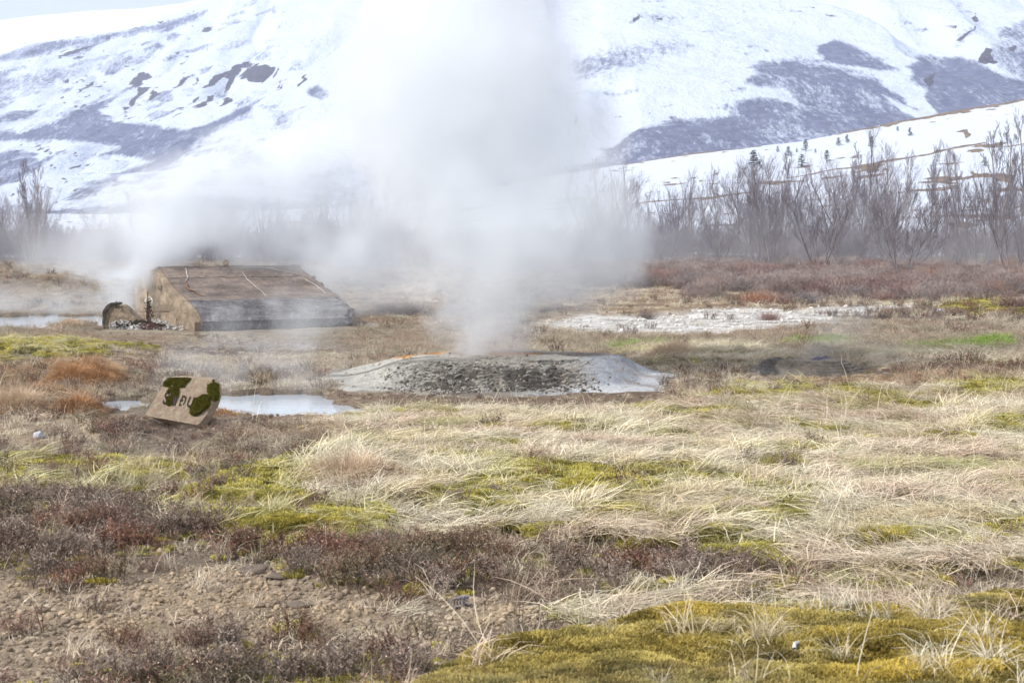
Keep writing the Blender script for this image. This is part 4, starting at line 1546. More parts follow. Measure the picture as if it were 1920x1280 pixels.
        for _ in range(5):
            es = [e for e in bm.edges if e.calc_length() > grid * 1.6]
            if not es: break
            bmesh.ops.subdivide_edges(bm, edges=es, cuts=1)
            bmesh.ops.triangulate(bm, faces=[x for x in bm.faces if len(x.verts) > 3])
        bm.normal_update()
        for v in bm.verts: v.co += v.normal * amp * (mn.fractal(v.co * 6, 1, 2, 4) + .5 * mn.fractal(v.co * 22, 1, 2, 3))
        me = bpy.data.meshes.new(name)
        bm.to_mesh(me); bm.free(); me.materials.append(mat)
        for p_ in me.polygons: p_.use_smooth = True
        me.set_sharp_from_angle(angle=math.radians(40))
        return obj(name, me, parent)

    gm_ = [gp(u, v) for u, v in ((370, 600), (366, 585), (348, 563), (332, 549), (310, 523), (296, 505), (288, 505), (271, 518), (256, 532), (258, 560), (262, 583), (320, 583))]
    slab('gable_wall', gm_, .05, .12, M_GABLE, .010)
    gl = [gp(u, v) for u, v in ((372, 626), (373, 605), (371, 594), (366, 585), (320, 584.5), (264, 584.5), (262, 626))]
    slab('gable_base', gl, .075, .13, M_GABLE, .012)
    # low curved wall at the left, nearer than the gable
    def front_slab(name, px, Y, thick, mat, amp, dx=0.0):
        bm = bmesh.new()
        f = [bm.verts.new(at(u, v, Y) - O) for u, v in px]
        b_ = [bm.verts.new(at(u, v, Y) - O + Vector((dx, thick, 0))) for u, v in px]
        n = len(f)
        bm.faces.new(f); bm.faces.new(b_[::-1])
        for i in range(n): bm.faces.new((f[i], b_[i], b_[(i + 1) % n], f[(i + 1) % n]))
        bmesh.ops.recalc_face_normals(bm, faces=bm.faces)
        bmesh.ops.triangulate(bm, faces=bm.faces)
        for _ in range(4):
            es = [e for e in bm.edges if e.calc_length() > .05]
            if not es: break
            bmesh.ops.subdivide_edges(bm, edges=es, cuts=1)
            bmesh.ops.triangulate(bm, faces=[x for x in bm.faces if len(x.verts) > 3])
        bm.normal_update()
        for v in bm.verts: v.co += v.normal * amp * (mn.fractal(v.co * 7, 1, 2, 4) + .6 * mn.fractal(v.co * 26, 1, 2, 3))
        me = bpy.data.meshes.new(name)
        bm.to_mesh(me); bm.free(); me.materials.append(mat)
        for p_ in me.polygons: p_.use_smooth = True
        me.set_sharp_from_angle(angle=math.radians(40))
        return obj(name, me, root)
    YW = 25.75
    front_slab('spout_wall', [(196, 622), (195, 602), (198, 585), (207, 575), (218, 571), (230, 573), (240, 580), (247, 590), (262, 600), (268, 622)], YW, .3, M_GABLE, .012)
    front_slab('wall_coping', [(192, 622), (191, 600), (193, 582), (200, 571), (212, 568), (219, 569.5), (208, 573), (199, 583), (196, 600), (197, 622)], YW - .04, .42, M_DARKCOPE, .02)

    # ridge stub
    t0, z0 = prof[6]
    ss = .0
    best = None
    for k in range(60):
        s = L * k / 59
        w = O + W3(s, t0, z0)
        uu, vv = proj(np.array([w.x]), np.array([w.y]), np.array([w.z]))
        if best is None or abs(uu[0] - 425) < best[0]: best = (abs(uu[0] - 425), s)
    me = rock_mesh('chimney', (.07, .07, .085), 44, 3, .1, False, M_GABLE)
    o = obj('chimney', me, root)
    o.location = W3(best[1], t0, z0 + .085)

    # mineral seams over the roof
    def roof_hit(u, v, i, off=.034):
        p0, p1 = prof[i], prof[i + 1]
        A = O + W3(0, *p0); B = O + W3(0, *p1)
        n = (B - A).cross(a).normalized()
        d = Vector(ray(u, v)); C = Vector((0, 0, CAM_H))
        if n.dot(d) > 0: n = -n
        A = A + n * off
        return C + d * ((A - C).dot(n) / d.dot(n)) - O, n
    M_SEAM = roof_material('pale_seam', (.62, .56, .50), (.52, .45, .40), (.66, .62, .58), 20)
    M_RUSTSEAM = roof_material('rusty_seam', (.30, .17, .10), (.24, .15, .10), (.34, .21, .13), 20)

    def seam(pts, w, mat, i):
        rr = random.Random(int(pts[0][0]))
        T = Tubes()
        ps = []
        for k in range(len(pts) - 1):
            (u0, v0), (u1, v1) = pts[k], pts[k + 1]
            m_ = max(2, int(math.hypot(u1 - u0, v1 - v0) / 3))
            for q in range(m_ + (k == len(pts) - 2)):
                f = q / m_
                ps.append((u0 + (u1 - u0) * f + rr.gauss(0, .6), v0 + (v1 - v0) * f))
        P3 = []
        for (u, v), q in zip(ps, range(len(ps))):
            p, n = roof_hit(u, v, i)
            P3.append(p)
        T.tube(P3, w * 1.0, w * .7, 5)
        o = obj('mineral_seam', T.mesh('mineral_seam', mat), root)
        return o
    seam([(349, 504), (350, 512), (353, 520), (348, 528)], .016, M_SEAM, 5)
    seam([(349, 530), (352, 540), (366, 548), (380, 556)], .02, M_RUSTSEAM, 4)
    seam([(456, 509), (462, 522), (474, 532), (486, 542), (498, 553), (515, 572)], .010, M_SEAM, 4)
    seam([(452, 503), (480, 501), (510, 503), (535, 509), (560, 514)], .013, M_SEAM, 5)
    seam([(571, 523), (590, 533), (612, 550)], .010, M_SEAM, 4)
    seam([(372, 562.5), (400, 562), (440, 562), (480, 561)], .009, M_SEAM, 3)
    # small carved mark high on the gable
    mk = slab('wall_mark', [gp(u, v) for u, v in ((301, 536), (309, 536), (309, 543), (301, 543))], .062, .0, M_ROOF, .004)

    # hot-water spout, its crust and stains, on the ground before the gable
    def lumps(name, mat, spec, seed, parent, zk=.5):
        rr = random.Random(seed)
        V, Fs, n0 = [], [], 0
        base = rock_mesh('lump', (1, 1, 1), seed, 2, .6)
        bv = [v.co.copy() for v in base.vertices]; bf = [tuple(p.vertices) for p in base.polygons]
        bpy.data.meshes.remove(base)
        for (u, v, s_out, r_) in spec:
            c_ = at(u, v, 25.72 - s_out + max(0, 616 - v) * .012) - O
            R = Matrix.Rotation(rr.uniform(0, 6.28), 3, 'Z')
            k = Vector((rr.uniform(.8, 1.3), rr.uniform(.8, 1.2), rr.uniform(.6, 1.1) * zk * 1.6))
            for b0 in bv: V.append(tuple(c_ + R @ Vector((b0.x * k.x, b0.y * k.y, b0.z * k.z)) * r_))
            Fs += [tuple(i + n0 for i in f) for f in bf]
            n0 += len(bv)
        return tag(obj(name, mesh_np(name, np.array(V), np.array(Fs), mat), parent), kind='stuff')
    rr = random.Random(5)
    sp = []
    for _ in range(800):
        u = rr.uniform(205, 318)
        lo = 618 + (u - 200) * .03
        hi = 606 - 6 * math.exp(-((u - 228) / 16) ** 2) - 9 * math.exp(-((u - 290) / 22) ** 2)
        sp.append((u, rr.uniform(hi, lo), rr.uniform(.10, .22), rr.uniform(.008, .024)))
    for _ in range(40): sp.append((rr.uniform(315, 345), rr.uniform(610, 620), rr.uniform(.09, .14), rr.uniform(.012, .03)))
    crust = lumps('mineral_crust', M_CRUST, sp, 1, root)
    sp = []
    for _ in range(110):
        u = rr.choice([rr.uniform(218, 258), rr.uniform(258, 312)])
        v = 606 - 3.5 * math.cos((u - 265) / 12) + rr.gauss(0, 2.2 if u < 258 else 1.2)
        sp.append((u, v, rr.uniform(.20, .25), rr.uniform(.012, .030)))
    lumps('dark_algae', M_DARKALG, sp, 2, root)
    sp = [(rr.gauss(278, 10), rr.uniform(606, 617), .25, rr.uniform(.012, .028)) for _ in range(46)]
    lumps('red_algae', M_REDALG, sp, 3, root)
    sp = [(277 + rr.gauss(0, 2.6), v, .20 + rr.uniform(-.03, .05), rr.uniform(.010, .018)) for v in np.linspace(576, 604, 90)]
    lumps('spout_pipe', M_REDALG, sp, 4, root)
    sp = [(279 + rr.gauss(0, 3), v, .23, rr.uniform(.012, .020)) for v in np.linspace(564, 606, 110)]
    lumps('spout_stain', M_DARKALG, sp, 6, root)
    sp = [(279 + 6.5 * math.cos(q), 565 + 8 * math.sin(q), .21, rr.uniform(.012, .020)) for q in np.linspace(-3.6, 1.4, 60)]
    lumps('spout_collar', M_CRUST, sp, 7, root)
    for (u0, v0, v1, Y_) in ((277, 580, 546, 25.60), (218, 576, 564, 25.70)):
        T = Tubes()
        T.tube([at(u0, v0, Y_) - O, at(u0, v1, Y_) - O], .012, .008, 6)
        obj('rod', T.mesh('rod', M_DARKALG), root)


build_bunker()

# ------------------------------------------------------------------ birches
M_BARK = plant_material('birch_bark', (.27, .24, .245), (.17, .15, .155), 0, 2)
M_PALEBARK = plant_material('pale_birch_bark', (.42, .37, .33), (.30, .26, .24), 0, 2)
M_TWIG = plant_material('birch_twigs', (.35, .315, .345), (.28, .25, .28), 0, .7)
M_DTWIG = plant_material('dark_birch_twigs', (.23, .19, .205), (.17, .14, .155), 0, .7)


def birch_meshes(seed, H=5.0, stems=3, spread=.45, slim=False, pale=False, dark=False, dens=1.0):
    r = random.Random(seed)
    T, C = Tubes(), Tubes()

    def grow(p, d, L_, rad, lev):
        seg = 5 if lev < 2 else 3
        pts = [p]
        dd = d.copy()
        for k in range(seg):
            dd = (dd + Vector((r.gauss(0, .055 + .03 * lev), r.gauss(0, .055 + .03 * lev), .05 + .05 * lev))).normalized()
            pts.append(pts[-1] + dd * L_ / seg)
        if lev <= 1: T.tube(pts, rad, rad * .45, 5 if lev == 0 else 4)
        elif lev == 2: C.tube(pts, rad, rad * .5, 3)
        else: C.ribbon(pts, max(rad * 2, .0068), 1.0, None, .35)
        if lev >= 4: return
        nb = {0: int((11 if not slim else 18) * dens), 1: int(8 * dens), 2: int(6 * dens), 3: int(4 * dens)}[lev]
        for k in range(nb):
            f = (.18 if lev == 0 and not slim else .25) + (1 - .25) * (k + r.random()) / nb
            f = min(f, .98)
            i = min(int(f * seg), seg - 1)
            q = pts[i].lerp(pts[i + 1], f * seg - i)
            base = (pts[i + 1] - pts[i]).normalized()
            side = Vector((r.gauss(0, 1), r.gauss(0, 1), r.gauss(0, .3))); side = (side - base * side.dot(base)).normalized()
            ang = r.uniform(.32, .72) * (.7 if slim else 1)
            nd = (base * math.cos(ang) + side * math.sin(ang)).normalized()
            ll = L_ * r.uniform(.32, .55) * (1.10 - .45 * f) * (.55 if slim and lev == 0 else 1)
            grow(q, nd, ll, rad * .42 * (1 - .4 * f), lev + 1)
    for s in range(stems):
        a = 6.283 * s / stems + r.uniform(-.5, .5)
        sp = spread * r.uniform(.4, 1.1) * (stems > 1) + .03
        grow(Vector((.12 * math.cos(a) * (stems > 1), .12 * math.sin(a) * (stems > 1), -.1)), Vector((sp * math.cos(a), sp * math.sin(a), 1)).normalized(), H * r.uniform(.8, 1.0), (.036 if not slim else .034) * H / 5, 0)
    return T.mesh('trunk', M_PALEBARK if pale else M_BARK), C.mesh('crown', M_DTWIG if dark else M_TWIG)


PROTO = {}


def tree(kind, seed, loc, scale, rz, label, group, name='bare_birch', **kw):
    key = (kind, seed)
    if key not in PROTO: PROTO[key] = birch_meshes(seed, **kw)
    tm, cm = PROTO[key]
    e = empty(name, loc, rz)
    e.scale = (scale,) * 3
    obj('trunk', tm, e); obj('crown', cm, e)
    return tag(e, label, 'tree', group)


FRONT = [  # base u, v, top v, seed, label
    (1448, 508, 352, 1, 'dark many-stemmed bare birch, leftmost of the tall ones standing clear before the belt'),
    (1537, 516, 318, 2, 'bare birch with dense upright crown standing before the belt, left of the widest one'),
    (1690, 528, 345, 3, 'widest bare birch before the belt, fan of dark stems rising from dry brush'),
    (1756, 506, 362, 4, 'slim dark bare birch just right of the widest one'),
    (1585, 512, 400, 5, 'small pale bare sapling between the dense birch and the widest one'),
    (1895, 520, 300, 6, 'tall bare birch thicket tree at the far right edge of the belt'),
    (1350, 505, 400, 7, 'low spreading bare birch left of the dark many-stemmed one'),
    (1835, 508, 350, 8, 'bare birch with thin crown between the slim dark one and the right edge'),
    (1250, 503, 370, 9, 'bare birch at the left of the clear belt, beside the steam plume'),
]
for u, v, tv, sd, lab in FRONT:
    D = CAM_H * FPX / (v - 440)
    p = place(u, v)
    H = (v - tv) * p.y / FPX
    tree('front', sd, p, H / 5.0, random.uniform(0, 6.28), lab, 'birches standing before the belt', H=4.6, stems=2 if sd in (5, 4) else 4, spread=.55, dark=True, dens=1.15)

MARKS = [(-400, 150, 'at the far left behind the steaming pond'), (150, 420, 'behind the bunker and its steam'), (420, 800, 'between the bunker roof and the big plume'), (800, 1215, 'behind the big steam plume'),
         (1215, 1300, 'behind the birch beside the plume'), (1300, 1398, 'behind the low spreading birch'), (1398, 1492, 'behind the dark many-stemmed birch'), (1492, 1562, 'behind the dense upright birch'),
         (1562, 1640, 'behind the small pale sapling'), (1640, 1722, 'behind the widest front birch'), (1722, 1795, 'behind the slim dark birch'), (1795, 1865, 'behind the thin-crowned front birch'), (1865, 2300, 'behind the right edge birch')]
k = 0
tr = random.Random(77)
BELT = []
while k < 180:
    D = tr.uniform(70, 101)
    u = tr.uniform(-240, 2170)
    x = (u - 960) / FPX * D
    if 800 < u < 1120: continue
    H = np.interp(u, [-240, 60, 120, 250, 640, 1150, 1400, 1920, 2170], [4.4, 3.7, 2.8, 3.5, 3.9, 4.9, 5.1, 5.8, 6.0]) * tr.uniform(.50, 1.2)
    i = tr.randrange(8)
    slim = i >= 5
    o = tree('belt', 20 + i, (x, D, gz(x, D)), H / 5 * (1.12 if slim else 1), tr.uniform(0, 6.28), None, None,
             H=4.8, stems=1 if slim else 4, spread=.42, slim=slim, pale=i in (6, 2), dens=1.1)
    BELT.append((o, u, D, (440 + (CAM_H - H) * FPX / D), slim))
    k += 1
for lo, hi, where in MARKS:
    S_ = [b_ for b_ in BELT if lo <= b_[1] < hi]
    S_.sort(key=lambda b_: b_[3])
    done = set()

    def name_it(b_, text):
        if b_ is None or id(b_[0]) in done: return
        done.add(id(b_[0]))
        tag(b_[0], text + ' ' + where, 'tree', 'belt of bare birches')
    for slim, word in ((False, 'many-stemmed grey birch'), (True, 'slender single-stemmed birch')):
        G = [b_ for b_ in S_ if b_[4] == slim]
        if not G: continue
        name_it(G[0], 'tallest ' + word)
        if len(G) > 2: name_it(G[-1], 'shortest ' + word)
        rest = [b_ for b_ in G if id(b_[0]) not in done]
        if len(rest) > 1: name_it(min(rest, key=lambda b_: b_[2]), 'nearest mid-height ' + word)
        rest = [b_ for b_ in G if id(b_[0]) not in done]
        if len(rest) > 1: name_it(max(rest, key=lambda b_: b_[2]), 'farthest back ' + word)
        for b_ in [b_ for b_ in G if id(b_[0]) not in done]:
            tag(b_[0], 'mid-height ' + word + ' crowded in ' + where, 'tree', 'birches crowded ' + where)
# tall pale poles rising over the belt
for u, tv, D, lab in ((1884, 205, 92, 'tallest pale slender tree above the belt, near the right edge'), (1867, 222, 95, 'tall pale slender tree just left of the tallest one'),
                      (1800, 236, 96, 'tall pale slender tree with fine crown crossing the snowy slope'), (1812, 250, 93, 'pale slender tree touching the fine-crowned one'),
                      (1770, 282, 94, 'pale straight pole of a tree left of the fine-crowned one'), (1742, 262, 95, 'thin straight tree crossing the dark line on the snow'),
                      (1662, 262, 97, 'thin straight tree over the middle of the snowy slope'), (1595, 262, 97, 'faint thin tree above the dense front birch'),
                      (1905, 190, 94, 'tall slender tree at the very right edge of the picture'), (1348, 285, 96, 'pale pole of a tree above the left of the belt'),
                      (70, 305, 92, 'single slender tree rising above the low belt at the far left'), (260, 338, 96, 'faint slender tree above the belt beside the bunker steam'),
                      (1285, 300, 97, 'pale slender tree near the big steam plume')):
    x = (u - 960) / FPX * D
    z = gz(x, D)
    H = CAM_H + (440 - tv) / FPX * D - z
    tree('slim', 40 + (int(u) % 4), (x, D, z), H / 5.0, random.uniform(0, 6.28), lab, 'slender trees above the belt', name='slender_tree', H=5.0, stems=1, slim=True, pale=True, dens=1.0)


# ------------------------------------------------------------------ young spruces on the slope
M_NEEDLE = plant_material('spruce_needles', (.035, .065, .045), (.055, .085, .06), 0, 5)


def spruce_meshes(seed):
    r = random.Random(seed)
    T, C = Tubes(), Tubes()
    T.tube([(0, 0, -.2), (.01, 0, .5), (0, .01, 1.0)], .035, .008, 6)
    for w in range(9):
        z = .10 + .86 * w / 9
        R = .34 * (1 - z) ** .8 + .03
        for q in range(7):
            a = r.uniform(0, 6.283)
            l_ = R * r.uniform(.7, 1.1)
            p0 = Vector((0, 0, z)); p1 = Vector((l_ * math.cos(a), l_ * math.sin(a), z + .05 * r.uniform(-.6, 1.2)))
            for s_ in range(11):
                f = .1 + .9 * s_ / 10
                m_ = p0.lerp(p1, f)
                for sg in (-1, 1):
                    b_ = a + sg * r.uniform(.5, 1.1)
                    ll = .075 * (1.15 - .5 * f) * r.uniform(.7, 1.3)
                    C.ribbon([m_, m_ + Vector((ll * math.cos(b_), ll * math.sin(b_), r.uniform(-.01, .03)))], .028, 1, Vector((0, 0, 1)) if s_ % 2 else None, .5)
    return T.mesh('trunk', M_BARK), C.mesh('crown', M_NEEDLE)


SPRUCE = [spruce_meshes(900 + i) for i in range(3)]
SPR = [(1413, 312, 40, 'tallest young spruce on the snow slope, leftmost of the group'), (1425, 318, 24, 'small spruce at the foot of the tallest one'), (1458, 285, 14, 'tiny spruce by the brown crest left of the row'),
       (1478, 293, 24, 'young spruce under the crest right of the tiny one'), (1494, 286, 10, 'dot of a spruce sapling beside the crest'), (1510, 284, 28, 'bushy spruce close below the crest line'),
       (1503, 314, 32, 'broad young spruce lower on the slope, below the bushy one'), (1529, 287, 10, 'tiny sapling between the bushy spruces'), (1550, 303, 28, 'young spruce beside the dark line on the snow'),
       (1572, 273, 20, 'young spruce under the crest, left one of a close pair'), (1588, 268, 20, 'young spruce under the crest, right one of a close pair'), (1633, 276, 26, 'lone narrow spruce on open snow'),
       (1683, 246, 12, 'small spruce just under the crest right of the lone one'), (1706, 255, 20, 'pale young spruce on open snow below the crest'), (1877, 281, 22, 'dark spruce near the right edge among slender trees'),
       (1846, 312, 22, 'thin spruce between the slender trees at right'), (1472, 316, 7, 'speck of a sapling on snow between the two tall spruces'), (1905, 262, 12, 'small round spruce at the right edge below the crest')]
for i, (u, v, hpx, lab) in enumerate(SPR):
    p = hill_hit(u, v)
    tm, cm = SPRUCE[i % 3]
    e = empty('young_spruce', p, random.uniform(0, 6))
    e.scale = (.82 * hpx * p.y / FPX,) * 3
    obj('trunk', tm, e); obj('crown', cm, e)
    tag(e, lab, 'tree', 'young spruces on the snow slope')


# ------------------------------------------------------------------ brush before the belt
M_SHRUBS = [plant_material('red_brown_shrub', (.30, .19, .165), (.24, .165, .15), 0, 3), plant_material('grey_shrub', (.38, .31, .27), (.29, .235, .22), 0, 3), plant_material('orange_brown_shrub', (.40, .20, .12), (.30, .17, .12), 0, 3),
            plant_material('dark_shrub', (.15, .13, .13), (.24, .215, .22), 0, 3)]


def shrub_mesh(seed, mat, n=260):
    r = random.Random(seed)
    T = Tubes()
    for _ in range(n):
        a = r.uniform(0, 6.283)
        th = r.uniform(.25, 1.5)
        d = Vector((math.cos(a) * math.cos(th), math.sin(a) * math.cos(th), math.sin(th)))
        p = Vector((r.gauss(0, .22), r.gauss(0, .22), 0))
        L_ = r.uniform(.35, .75)
        pts = [p]
        for k in range(4):
            d = (d + Vector((r.gauss(0, .22), r.gauss(0, .22), .12))).normalized()
            pts.append(pts[-1] + d * L_ / 4)
        T.ribbon(pts, .014, 1, None, .3)
        for q in range(3):
            b_ = pts[r.randrange(1, 5)]
            e = b_ + Vector((r.gauss(0, .07), r.gauss(0, .07), r.uniform(.02, .13)))
            T.ribbon([b_, e], .010, 1, None, .4)
    return T.mesh('shrub', mat)


SHM = [[shrub_mesh(1000 + 10 * m + i, M_SHRUBS[m]) for i in range(2)] for m in range(4)]
SHR = [(1290, 540, 1.0, .75, 3, 'dark grey tangled shrub at the edge of the brown terrace'), (1232, 538, 1.0, .9, 0, 'dark red-brown shrub left of the grey tangled one'), (1175, 536, .9, .8, 0, 'reddish shrub nearest the big steam plume'),
       (1380, 532, .8, .8, 0, 'red-brown shrub standing on the pale grass crest'), (1420, 572, .9, .55, 2, 'orange-brown shrub above the left of the white flat'), (1465, 570, .8, .45, 0, 'low rusty shrub right of the orange-brown one'),
       (1505, 570, 1.0, .5, 3, 'low dark grey shrub above the white flat'), (1392, 552, .6, .45, 3, 'small dark shrub behind the orange-brown one'), (1545, 545, 1.3, .6, 1, 'wide grey-brown shrub below the dense birch'),
       (1610, 560, 1.2, .5, 1, 'wide faded shrub below and left of the widest birch'), (1660, 566, 1.1, .45, 0, 'low red-brown shrub under the widest birch'), (1820, 545, 1.2, .5, 3, 'dark low shrub in the brush at right'),
       (1760, 552, 1.2, .4, 0, 'low brown shrub under the slim dark birch'), (1885, 508, .9, .6, 2, 'orange-red shrub at the foot of the right edge birch'), (1900, 575, 1.0, .5, 0, 'red-brown shrub beside the green hummock'),
       (1442, 600, .5, .3, 0, 'small dark red shrub alone on the white flat'), (1212, 598, .45, .35, 1, 'small bare shrub alone at the left of the white flat'), (1330, 560, .9, .4, 1, 'low grey shrub at the end of the brown terrace'),
       (770, 590, 1.0, .45, 1, 'brown brush clump between the bunker and the big plume'), (725, 583, .8, .4, 0, 'low dark brush near the small steaming pond')]
for i, (u, v, w, h, m, lab) in enumerate(SHR):
    p = place(u, v)
    o = obj('low_shrub', SHM[m][i % 2])
    o.location = p
    o.rotation_euler = (0, 0, random.uniform(0, 6))
    k_ = p.y / 50
    o.scale = (w * 1.1 * max(.75, k_), w * 1.1 * max(.75, k_), h * 1.25 * max(.75, k_))
    tag(o, lab, 'shrub', 'low shrubs between flat and belt')

# the rest of the brush and the undergrowth of the belt read as one mass
cc = clump_collection('brush', [m for g_ in SHM for m in g_])
k = 2600
D = rng.uniform(36, 70, k)
u = rng.uniform(1080, 2150, k)
x = (u - 960) / FPX * D
W = zones(x, D)
m = rng.random(k) < W[:, ZI['brush']] * (.18 + .8 * sstep(-.12, .18, fbm(x * .14, D * .16, 871, 3)))
x, D, W = x[m], D[m], W[m]
z = height(x, D, W)
kk = len(x)
pk = np.clip((2.5 * vnoise(x * .3, D * .2, 5) + rng.normal(0, .5, kk)), 0, 2.99).astype(int) * 2 + rng.integers(0, 2, kk)
pk = np.where(pk >= 4, np.where(rng.random(kk) < .85, 2, 4), pk)
scatter_object('brush', cc, np.stack([x, D, z], 1), np.stack([np.zeros(kk), np.zeros(kk), rng.uniform(0, 6.28, kk)], 1), rng.uniform(.38, .85, kk), np.ones((kk, 3)), pk)
k = 2000
D = rng.uniform(70, 109, k); u = rng.uniform(-300, 2230, k); x = (u - 960) / FPX * D
z = height(x, D)
uc = clump_collection('undergrowth', [PROTO[('belt', 20 + i)][1] for i in range(5)])
scatter_object('undergrowth', uc, np.stack([x, D, z - .15], 1), np.stack([np.zeros(k), np.zeros(k), rng.uniform(0, 6.28, k)], 1), rng.uniform(.18, .46, k), np.ones((k, 3)), rng.integers(0, 5, k))

# ------------------------------------------------------------------ small bits lying about
M_DRIFT = plant_material('grey_driftwood', (.30, .27, .27), (.16, .14, .15), 0, 30)
T = Tubes()
for k in range(5):
    q = [(.045 * math.cos(t) * (1 - .1 * k) + .02 * k, .015 * k, .045 + .045 * math.sin(t)) for t in np.linspace(-.3 + k * .3, 4.6 + k * .2, 12)]
    T.tube(q, .010, .004, 5)
T.tube([(-.03, .01, .01), (.06, .03, .03), (.13, .02, .04)], .012, .006, 5)
p = place(856, 1142)
o = obj('curled_root', T.mesh('curled_root', M_DRIFT)); o.location = p; o.scale = (.6,) * 3
tag(o, 'curled grey dead root lying on gravel in front of the red heather', 'root')
M_WHITEWOOD = plant_material('bleached_wood', (.70, .67, .64), (.55, .52, .50), 0, 30)
for (u, v, l_, rz, lab) in ((462, 1274, .055, .35, 'short bleached stick on the gravel at the bottom edge'), (1492, 1222, .03, 1.2, 'tiny white chip on the moss bank')):
    T = Tubes()
    T.tube([(-l_, 0, .008), (0, .004, .018), (l_, -.003, .014)], .0075, .006, 6)
    p = place(u, v)
    o = obj('stick', T.mesh('stick', M_WHITEWOOD)); o.location = (p.x, p.y, p.z + .012); o.rotation_euler = (0, 0, rz)
    tag(o, lab, 'stick')

#@@STEAM
# ------------------------------------------------------------------ steam: each plume a volume grown from puffs
def steam(name, puffs, depth, dens, res, warp=.35, wscale=1.2, erode=.55, escale=2.2, zmin=0.0, dscale=1.0, color=(.972, .988, 1.0), aniso=0.0, seed=0.0, ky=.8):
    P = []
    for q in puffs:
        u, v, r_, w = q[:4]
        Y = q[4] if len(q) > 4 else depth
        P.append((at(u, v, Y), r_ * Y / FPX, w))
    lo = Vector([min(c[i] - r_ * 1.15 for c, r_, w in P) for i in range(3)])
    hi = Vector([max(c[i] + r_ * 1.15 for c, r_, w in P) for i in range(3)])
    lo.z = max(lo.z, zmin)
    g = bpy.data.node_groups.new(name, 'GeometryNodeTree')
    g.interface.new_socket('Geometry', in_out='INPUT', socket_type='NodeSocketGeometry')
    g.interface.new_socket('Geometry', in_out='OUTPUT', socket_type='NodeSocketGeometry')
    N, L = g.nodes, g.links
    out, vc, pos = N.new('NodeGroupOutput'), N.new('GeometryNodeVolumeCube'), N.new('GeometryNodeInputPosition')
    vc.inputs['Min'].default_value = lo; vc.inputs['Max'].default_value = hi
    for ax, nm in enumerate('XYZ'): vc.inputs['Resolution ' + nm].default_value = max(8, int((hi[ax] - lo[ax]) / res))

    def M(op, a_, b_=None, c_=None):
        q = N.new('ShaderNodeMath'); q.operation = op
        for i, v_ in enumerate((a_, b_, c_)):
            if v_ is None: continue
            if isinstance(v_, (int, float)): q.inputs[i].default_value = v_
            else: L.new(v_, q.inputs[i])
        return q.outputs[0]

    def VM(op, a_, b_, sc_=None):
        q = N.new('ShaderNodeVectorMath'); q.operation = op
        for i, v_ in enumerate((a_, b_)):
            if v_ is None: continue
            if isinstance(v_, (tuple, Vector)): q.inputs[i].default_value = v_
            else: L.new(v_, q.inputs[i])
        if sc_ is not None: q.inputs['Scale'].default_value = sc_
        return q

    def NZ(scale, detail, off, rough=.6):
        q = N.new('ShaderNodeTexNoise'); q.inputs['Scale'].default_value = scale; q.inputs['Detail'].default_value = detail; q.inputs['Roughness'].default_value = rough
        L.new(VM('ADD', pos.outputs[0], (off, off * 1.7, -off)).outputs[0], q.inputs['Vector'])
        return q
    nz = NZ(wscale, 4, seed + 3.0)
    w = VM('SUBTRACT', nz.outputs['Color'], (.5, .5, .5))
    w = VM('SCALE', w.outputs[0], None, warp * 2)
    wp = VM('ADD', pos.outputs[0], w.outputs[0]).outputs[0]
    tot = None
    for c, r_, wt_ in P:
        d = VM('SUBTRACT', wp, c)
        d = VM('MULTIPLY', d.outputs[0], (1 / r_, 1 / (r_ * ky), 1 / r_))
        ln = VM('LENGTH', d.outputs[0], None).outputs['Value']
        k_ = M('MAXIMUM', M('SUBTRACT', 1.0, M('MULTIPLY', ln, ln)), 0.0)
        tot = M('MULTIPLY', k_, wt_) if tot is None else M('MULTIPLY_ADD', k_, wt_, tot)
    e = NZ(escale, 6, seed + 11.0, .62).outputs[0]
    e = M('MULTIPLY', M('SUBTRACT', e, .5), erode * 2)
    f = M('ADD', tot, M('MULTIPLY', e, M('MINIMUM', M('MULTIPLY', tot, 1.6), 1.0)))
    f = M('MAXIMUM', M('SUBTRACT', f, .10), 0.0)
    f = M('MULTIPLY', M('MINIMUM', M('MULTIPLY', f, 1.5), 1.3), dscale)
    L.new(f, vc.inputs['Density'])
    n = NT(name + '_vapour')
    pv = n.n('ShaderNodeVolumePrincipled')
    pv.inputs['Density'].default_value = dens
    pv.inputs['Color'].default_value = (*color, 1)
    pv.inputs['Anisotropy'].default_value = aniso
    n.l(pv.outputs[0], n.out.inputs['Volume'])
    sm = N.new('GeometryNodeSetMaterial')
    sm.inputs['Material'].default_value = n.m
    L.new(vc.outputs[0], sm.inputs[0]); L.new(sm.outputs[0], out.inputs[0])
    me = bpy.data.meshes.new(name)
    me.materials.append(n.m)
    o = obj(name, me)
    o.modifiers.new('vapour', 'NODES').node_group = g
    return tag(o, kind='stuff')


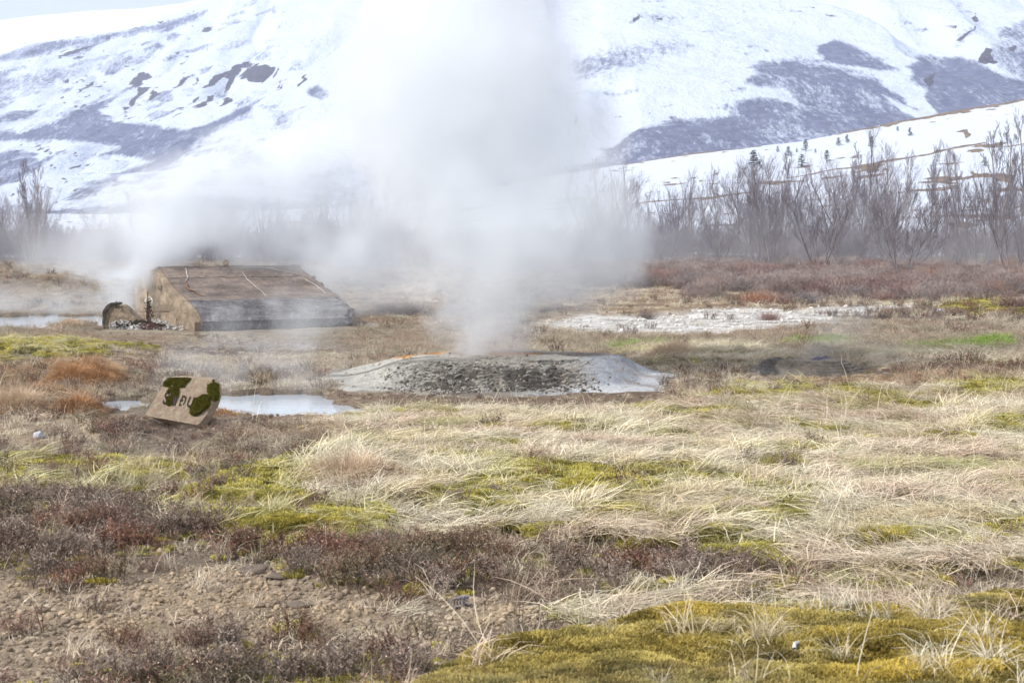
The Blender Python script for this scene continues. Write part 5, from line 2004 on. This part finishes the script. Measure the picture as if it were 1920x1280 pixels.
steam('steam', [(875, 666, 42, .5), (965, 664, 44, .5), (925, 645, 85, .42), (865, 612, 80, .40), (985, 605, 84, .40), (925, 565, 110, .42), (1035, 545, 90, .42), (850, 545, 85, .42),
                (1080, 505, 90, .35), (1160, 490, 80, .40), (1185, 455, 75, .40), (930, 480, 165, .55), (1080, 450, 150, .6), (1150, 400, 110, .45), (835, 430, 145, .55), (940, 380, 200, .65), (1090, 360, 145, .5),
                (810, 500, 90, .35), (930, 290, 215, .65), (1060, 270, 130, .45), (810, 310, 150, .55), (870, 190, 235, .5), (1000, 190, 140, .35), (745, 220, 140, .35),
                (850, 90, 250, .30), (990, 60, 180, .18), (700, 110, 160, .22), (860, -40, 290, .26), (900, -220, 300, .25), (860, -400, 280, .15)],
      16.9, 1.75, .035, warp=.55, wscale=.8, erode=1.0, escale=1.5, zmin=.12, seed=1)
steam('steam', [(246, 578, 30, 1.3, 27.3), (234, 555, 42, 1.3, 27.3), (228, 520, 50, 1.1, 27.6), (258, 495, 66, 1.1, 28.2), (300, 455, 84, .9, 28.4), (350, 420, 95, .6, 28.6), (330, 345, 80, .4, 28.6), (400, 370, 105, .6, 29), (425, 285, 80, .5, 29),
                (460, 450, 105, .6, 29), (510, 340, 125, .6, 29.4), (600, 310, 125, .55, 29.4), (620, 440, 130, .5, 29.4), (700, 310, 130, .5, 29.4), (730, 420, 120, .55, 29.4), (560, 500, 90, .5, 29.2), (660, 525, 90, .5, 29), (735, 530, 100, .45, 29),
                (700, 220, 95, .35, 29.4), (560, 240, 80, .3, 29.4), (640, 170, 70, .2, 29.4)],
      28.5, 1.25, .07, warp=.8, wscale=.55, erode=1.0, escale=1.0, zmin=.1, seed=5)
steam('ground_steam', [(600, 580, 60, .6), (530, 570, 60, .5), (650, 590, 45, .5), (560, 610, 50, .4), (440, 640, 80, .5, 21), (560, 650, 90, .5, 21), (350, 690, 80, .6, 17), (520, 700, 90, .7, 17), (420, 720, 80, .6, 15.5), (580, 720, 70, .6, 15.5), (640, 690, 50, .4, 16), (300, 720, 50, .4, 15.5)],
      23.0, 1.0, .05, warp=.3, wscale=1.6, erode=.9, escale=2.5, zmin=-.05, seed=9)
steam('pond_steam', [(-40, 590, 90, .6), (60, 580, 80, .6), (150, 580, 70, .6), (190, 600, 50, .7), (-150, 590, 100, .6), (120, 500, 110, .35, 45), (220, 450, 130, .5, 45), (300, 400, 120, .5, 45), (200, 530, 90, .5, 40)],
      31.0, .9, .12, warp=.6, wscale=.5, erode=.6, escale=1.0, zmin=-.05, seed=13)
steam('vent_steam', [(1530, 655, 30, .8), (1555, 635, 45, .6), (1580, 610, 60, .4), (1610, 580, 70, .2), (1660, 650, 60, .2)], 17.9, .6, .035, warp=.25, wscale=2, erode=.8, escale=3, zmin=.1, seed=17)
steam('far_steam', [(1200, 480, 110, .6), (1290, 490, 90, .3), (1150, 510, 80, .5), (1800, 470, 90, .4), (1730, 480, 70, .3), (1860, 500, 60, .3), (1640, 520, 70, .25), (1500, 470, 140, .35), (1350, 450, 120, .35), (1680, 450, 140, .35), (1900, 460, 120, .3), (30, 440, 130, .35), (760, 500, 130, .6), (660, 540, 110, .4), (100, 470, 130, .4)],
      62, .20, .3, warp=1.2, wscale=.25, erode=.7, escale=.5, zmin=0, seed=21, ky=.5)
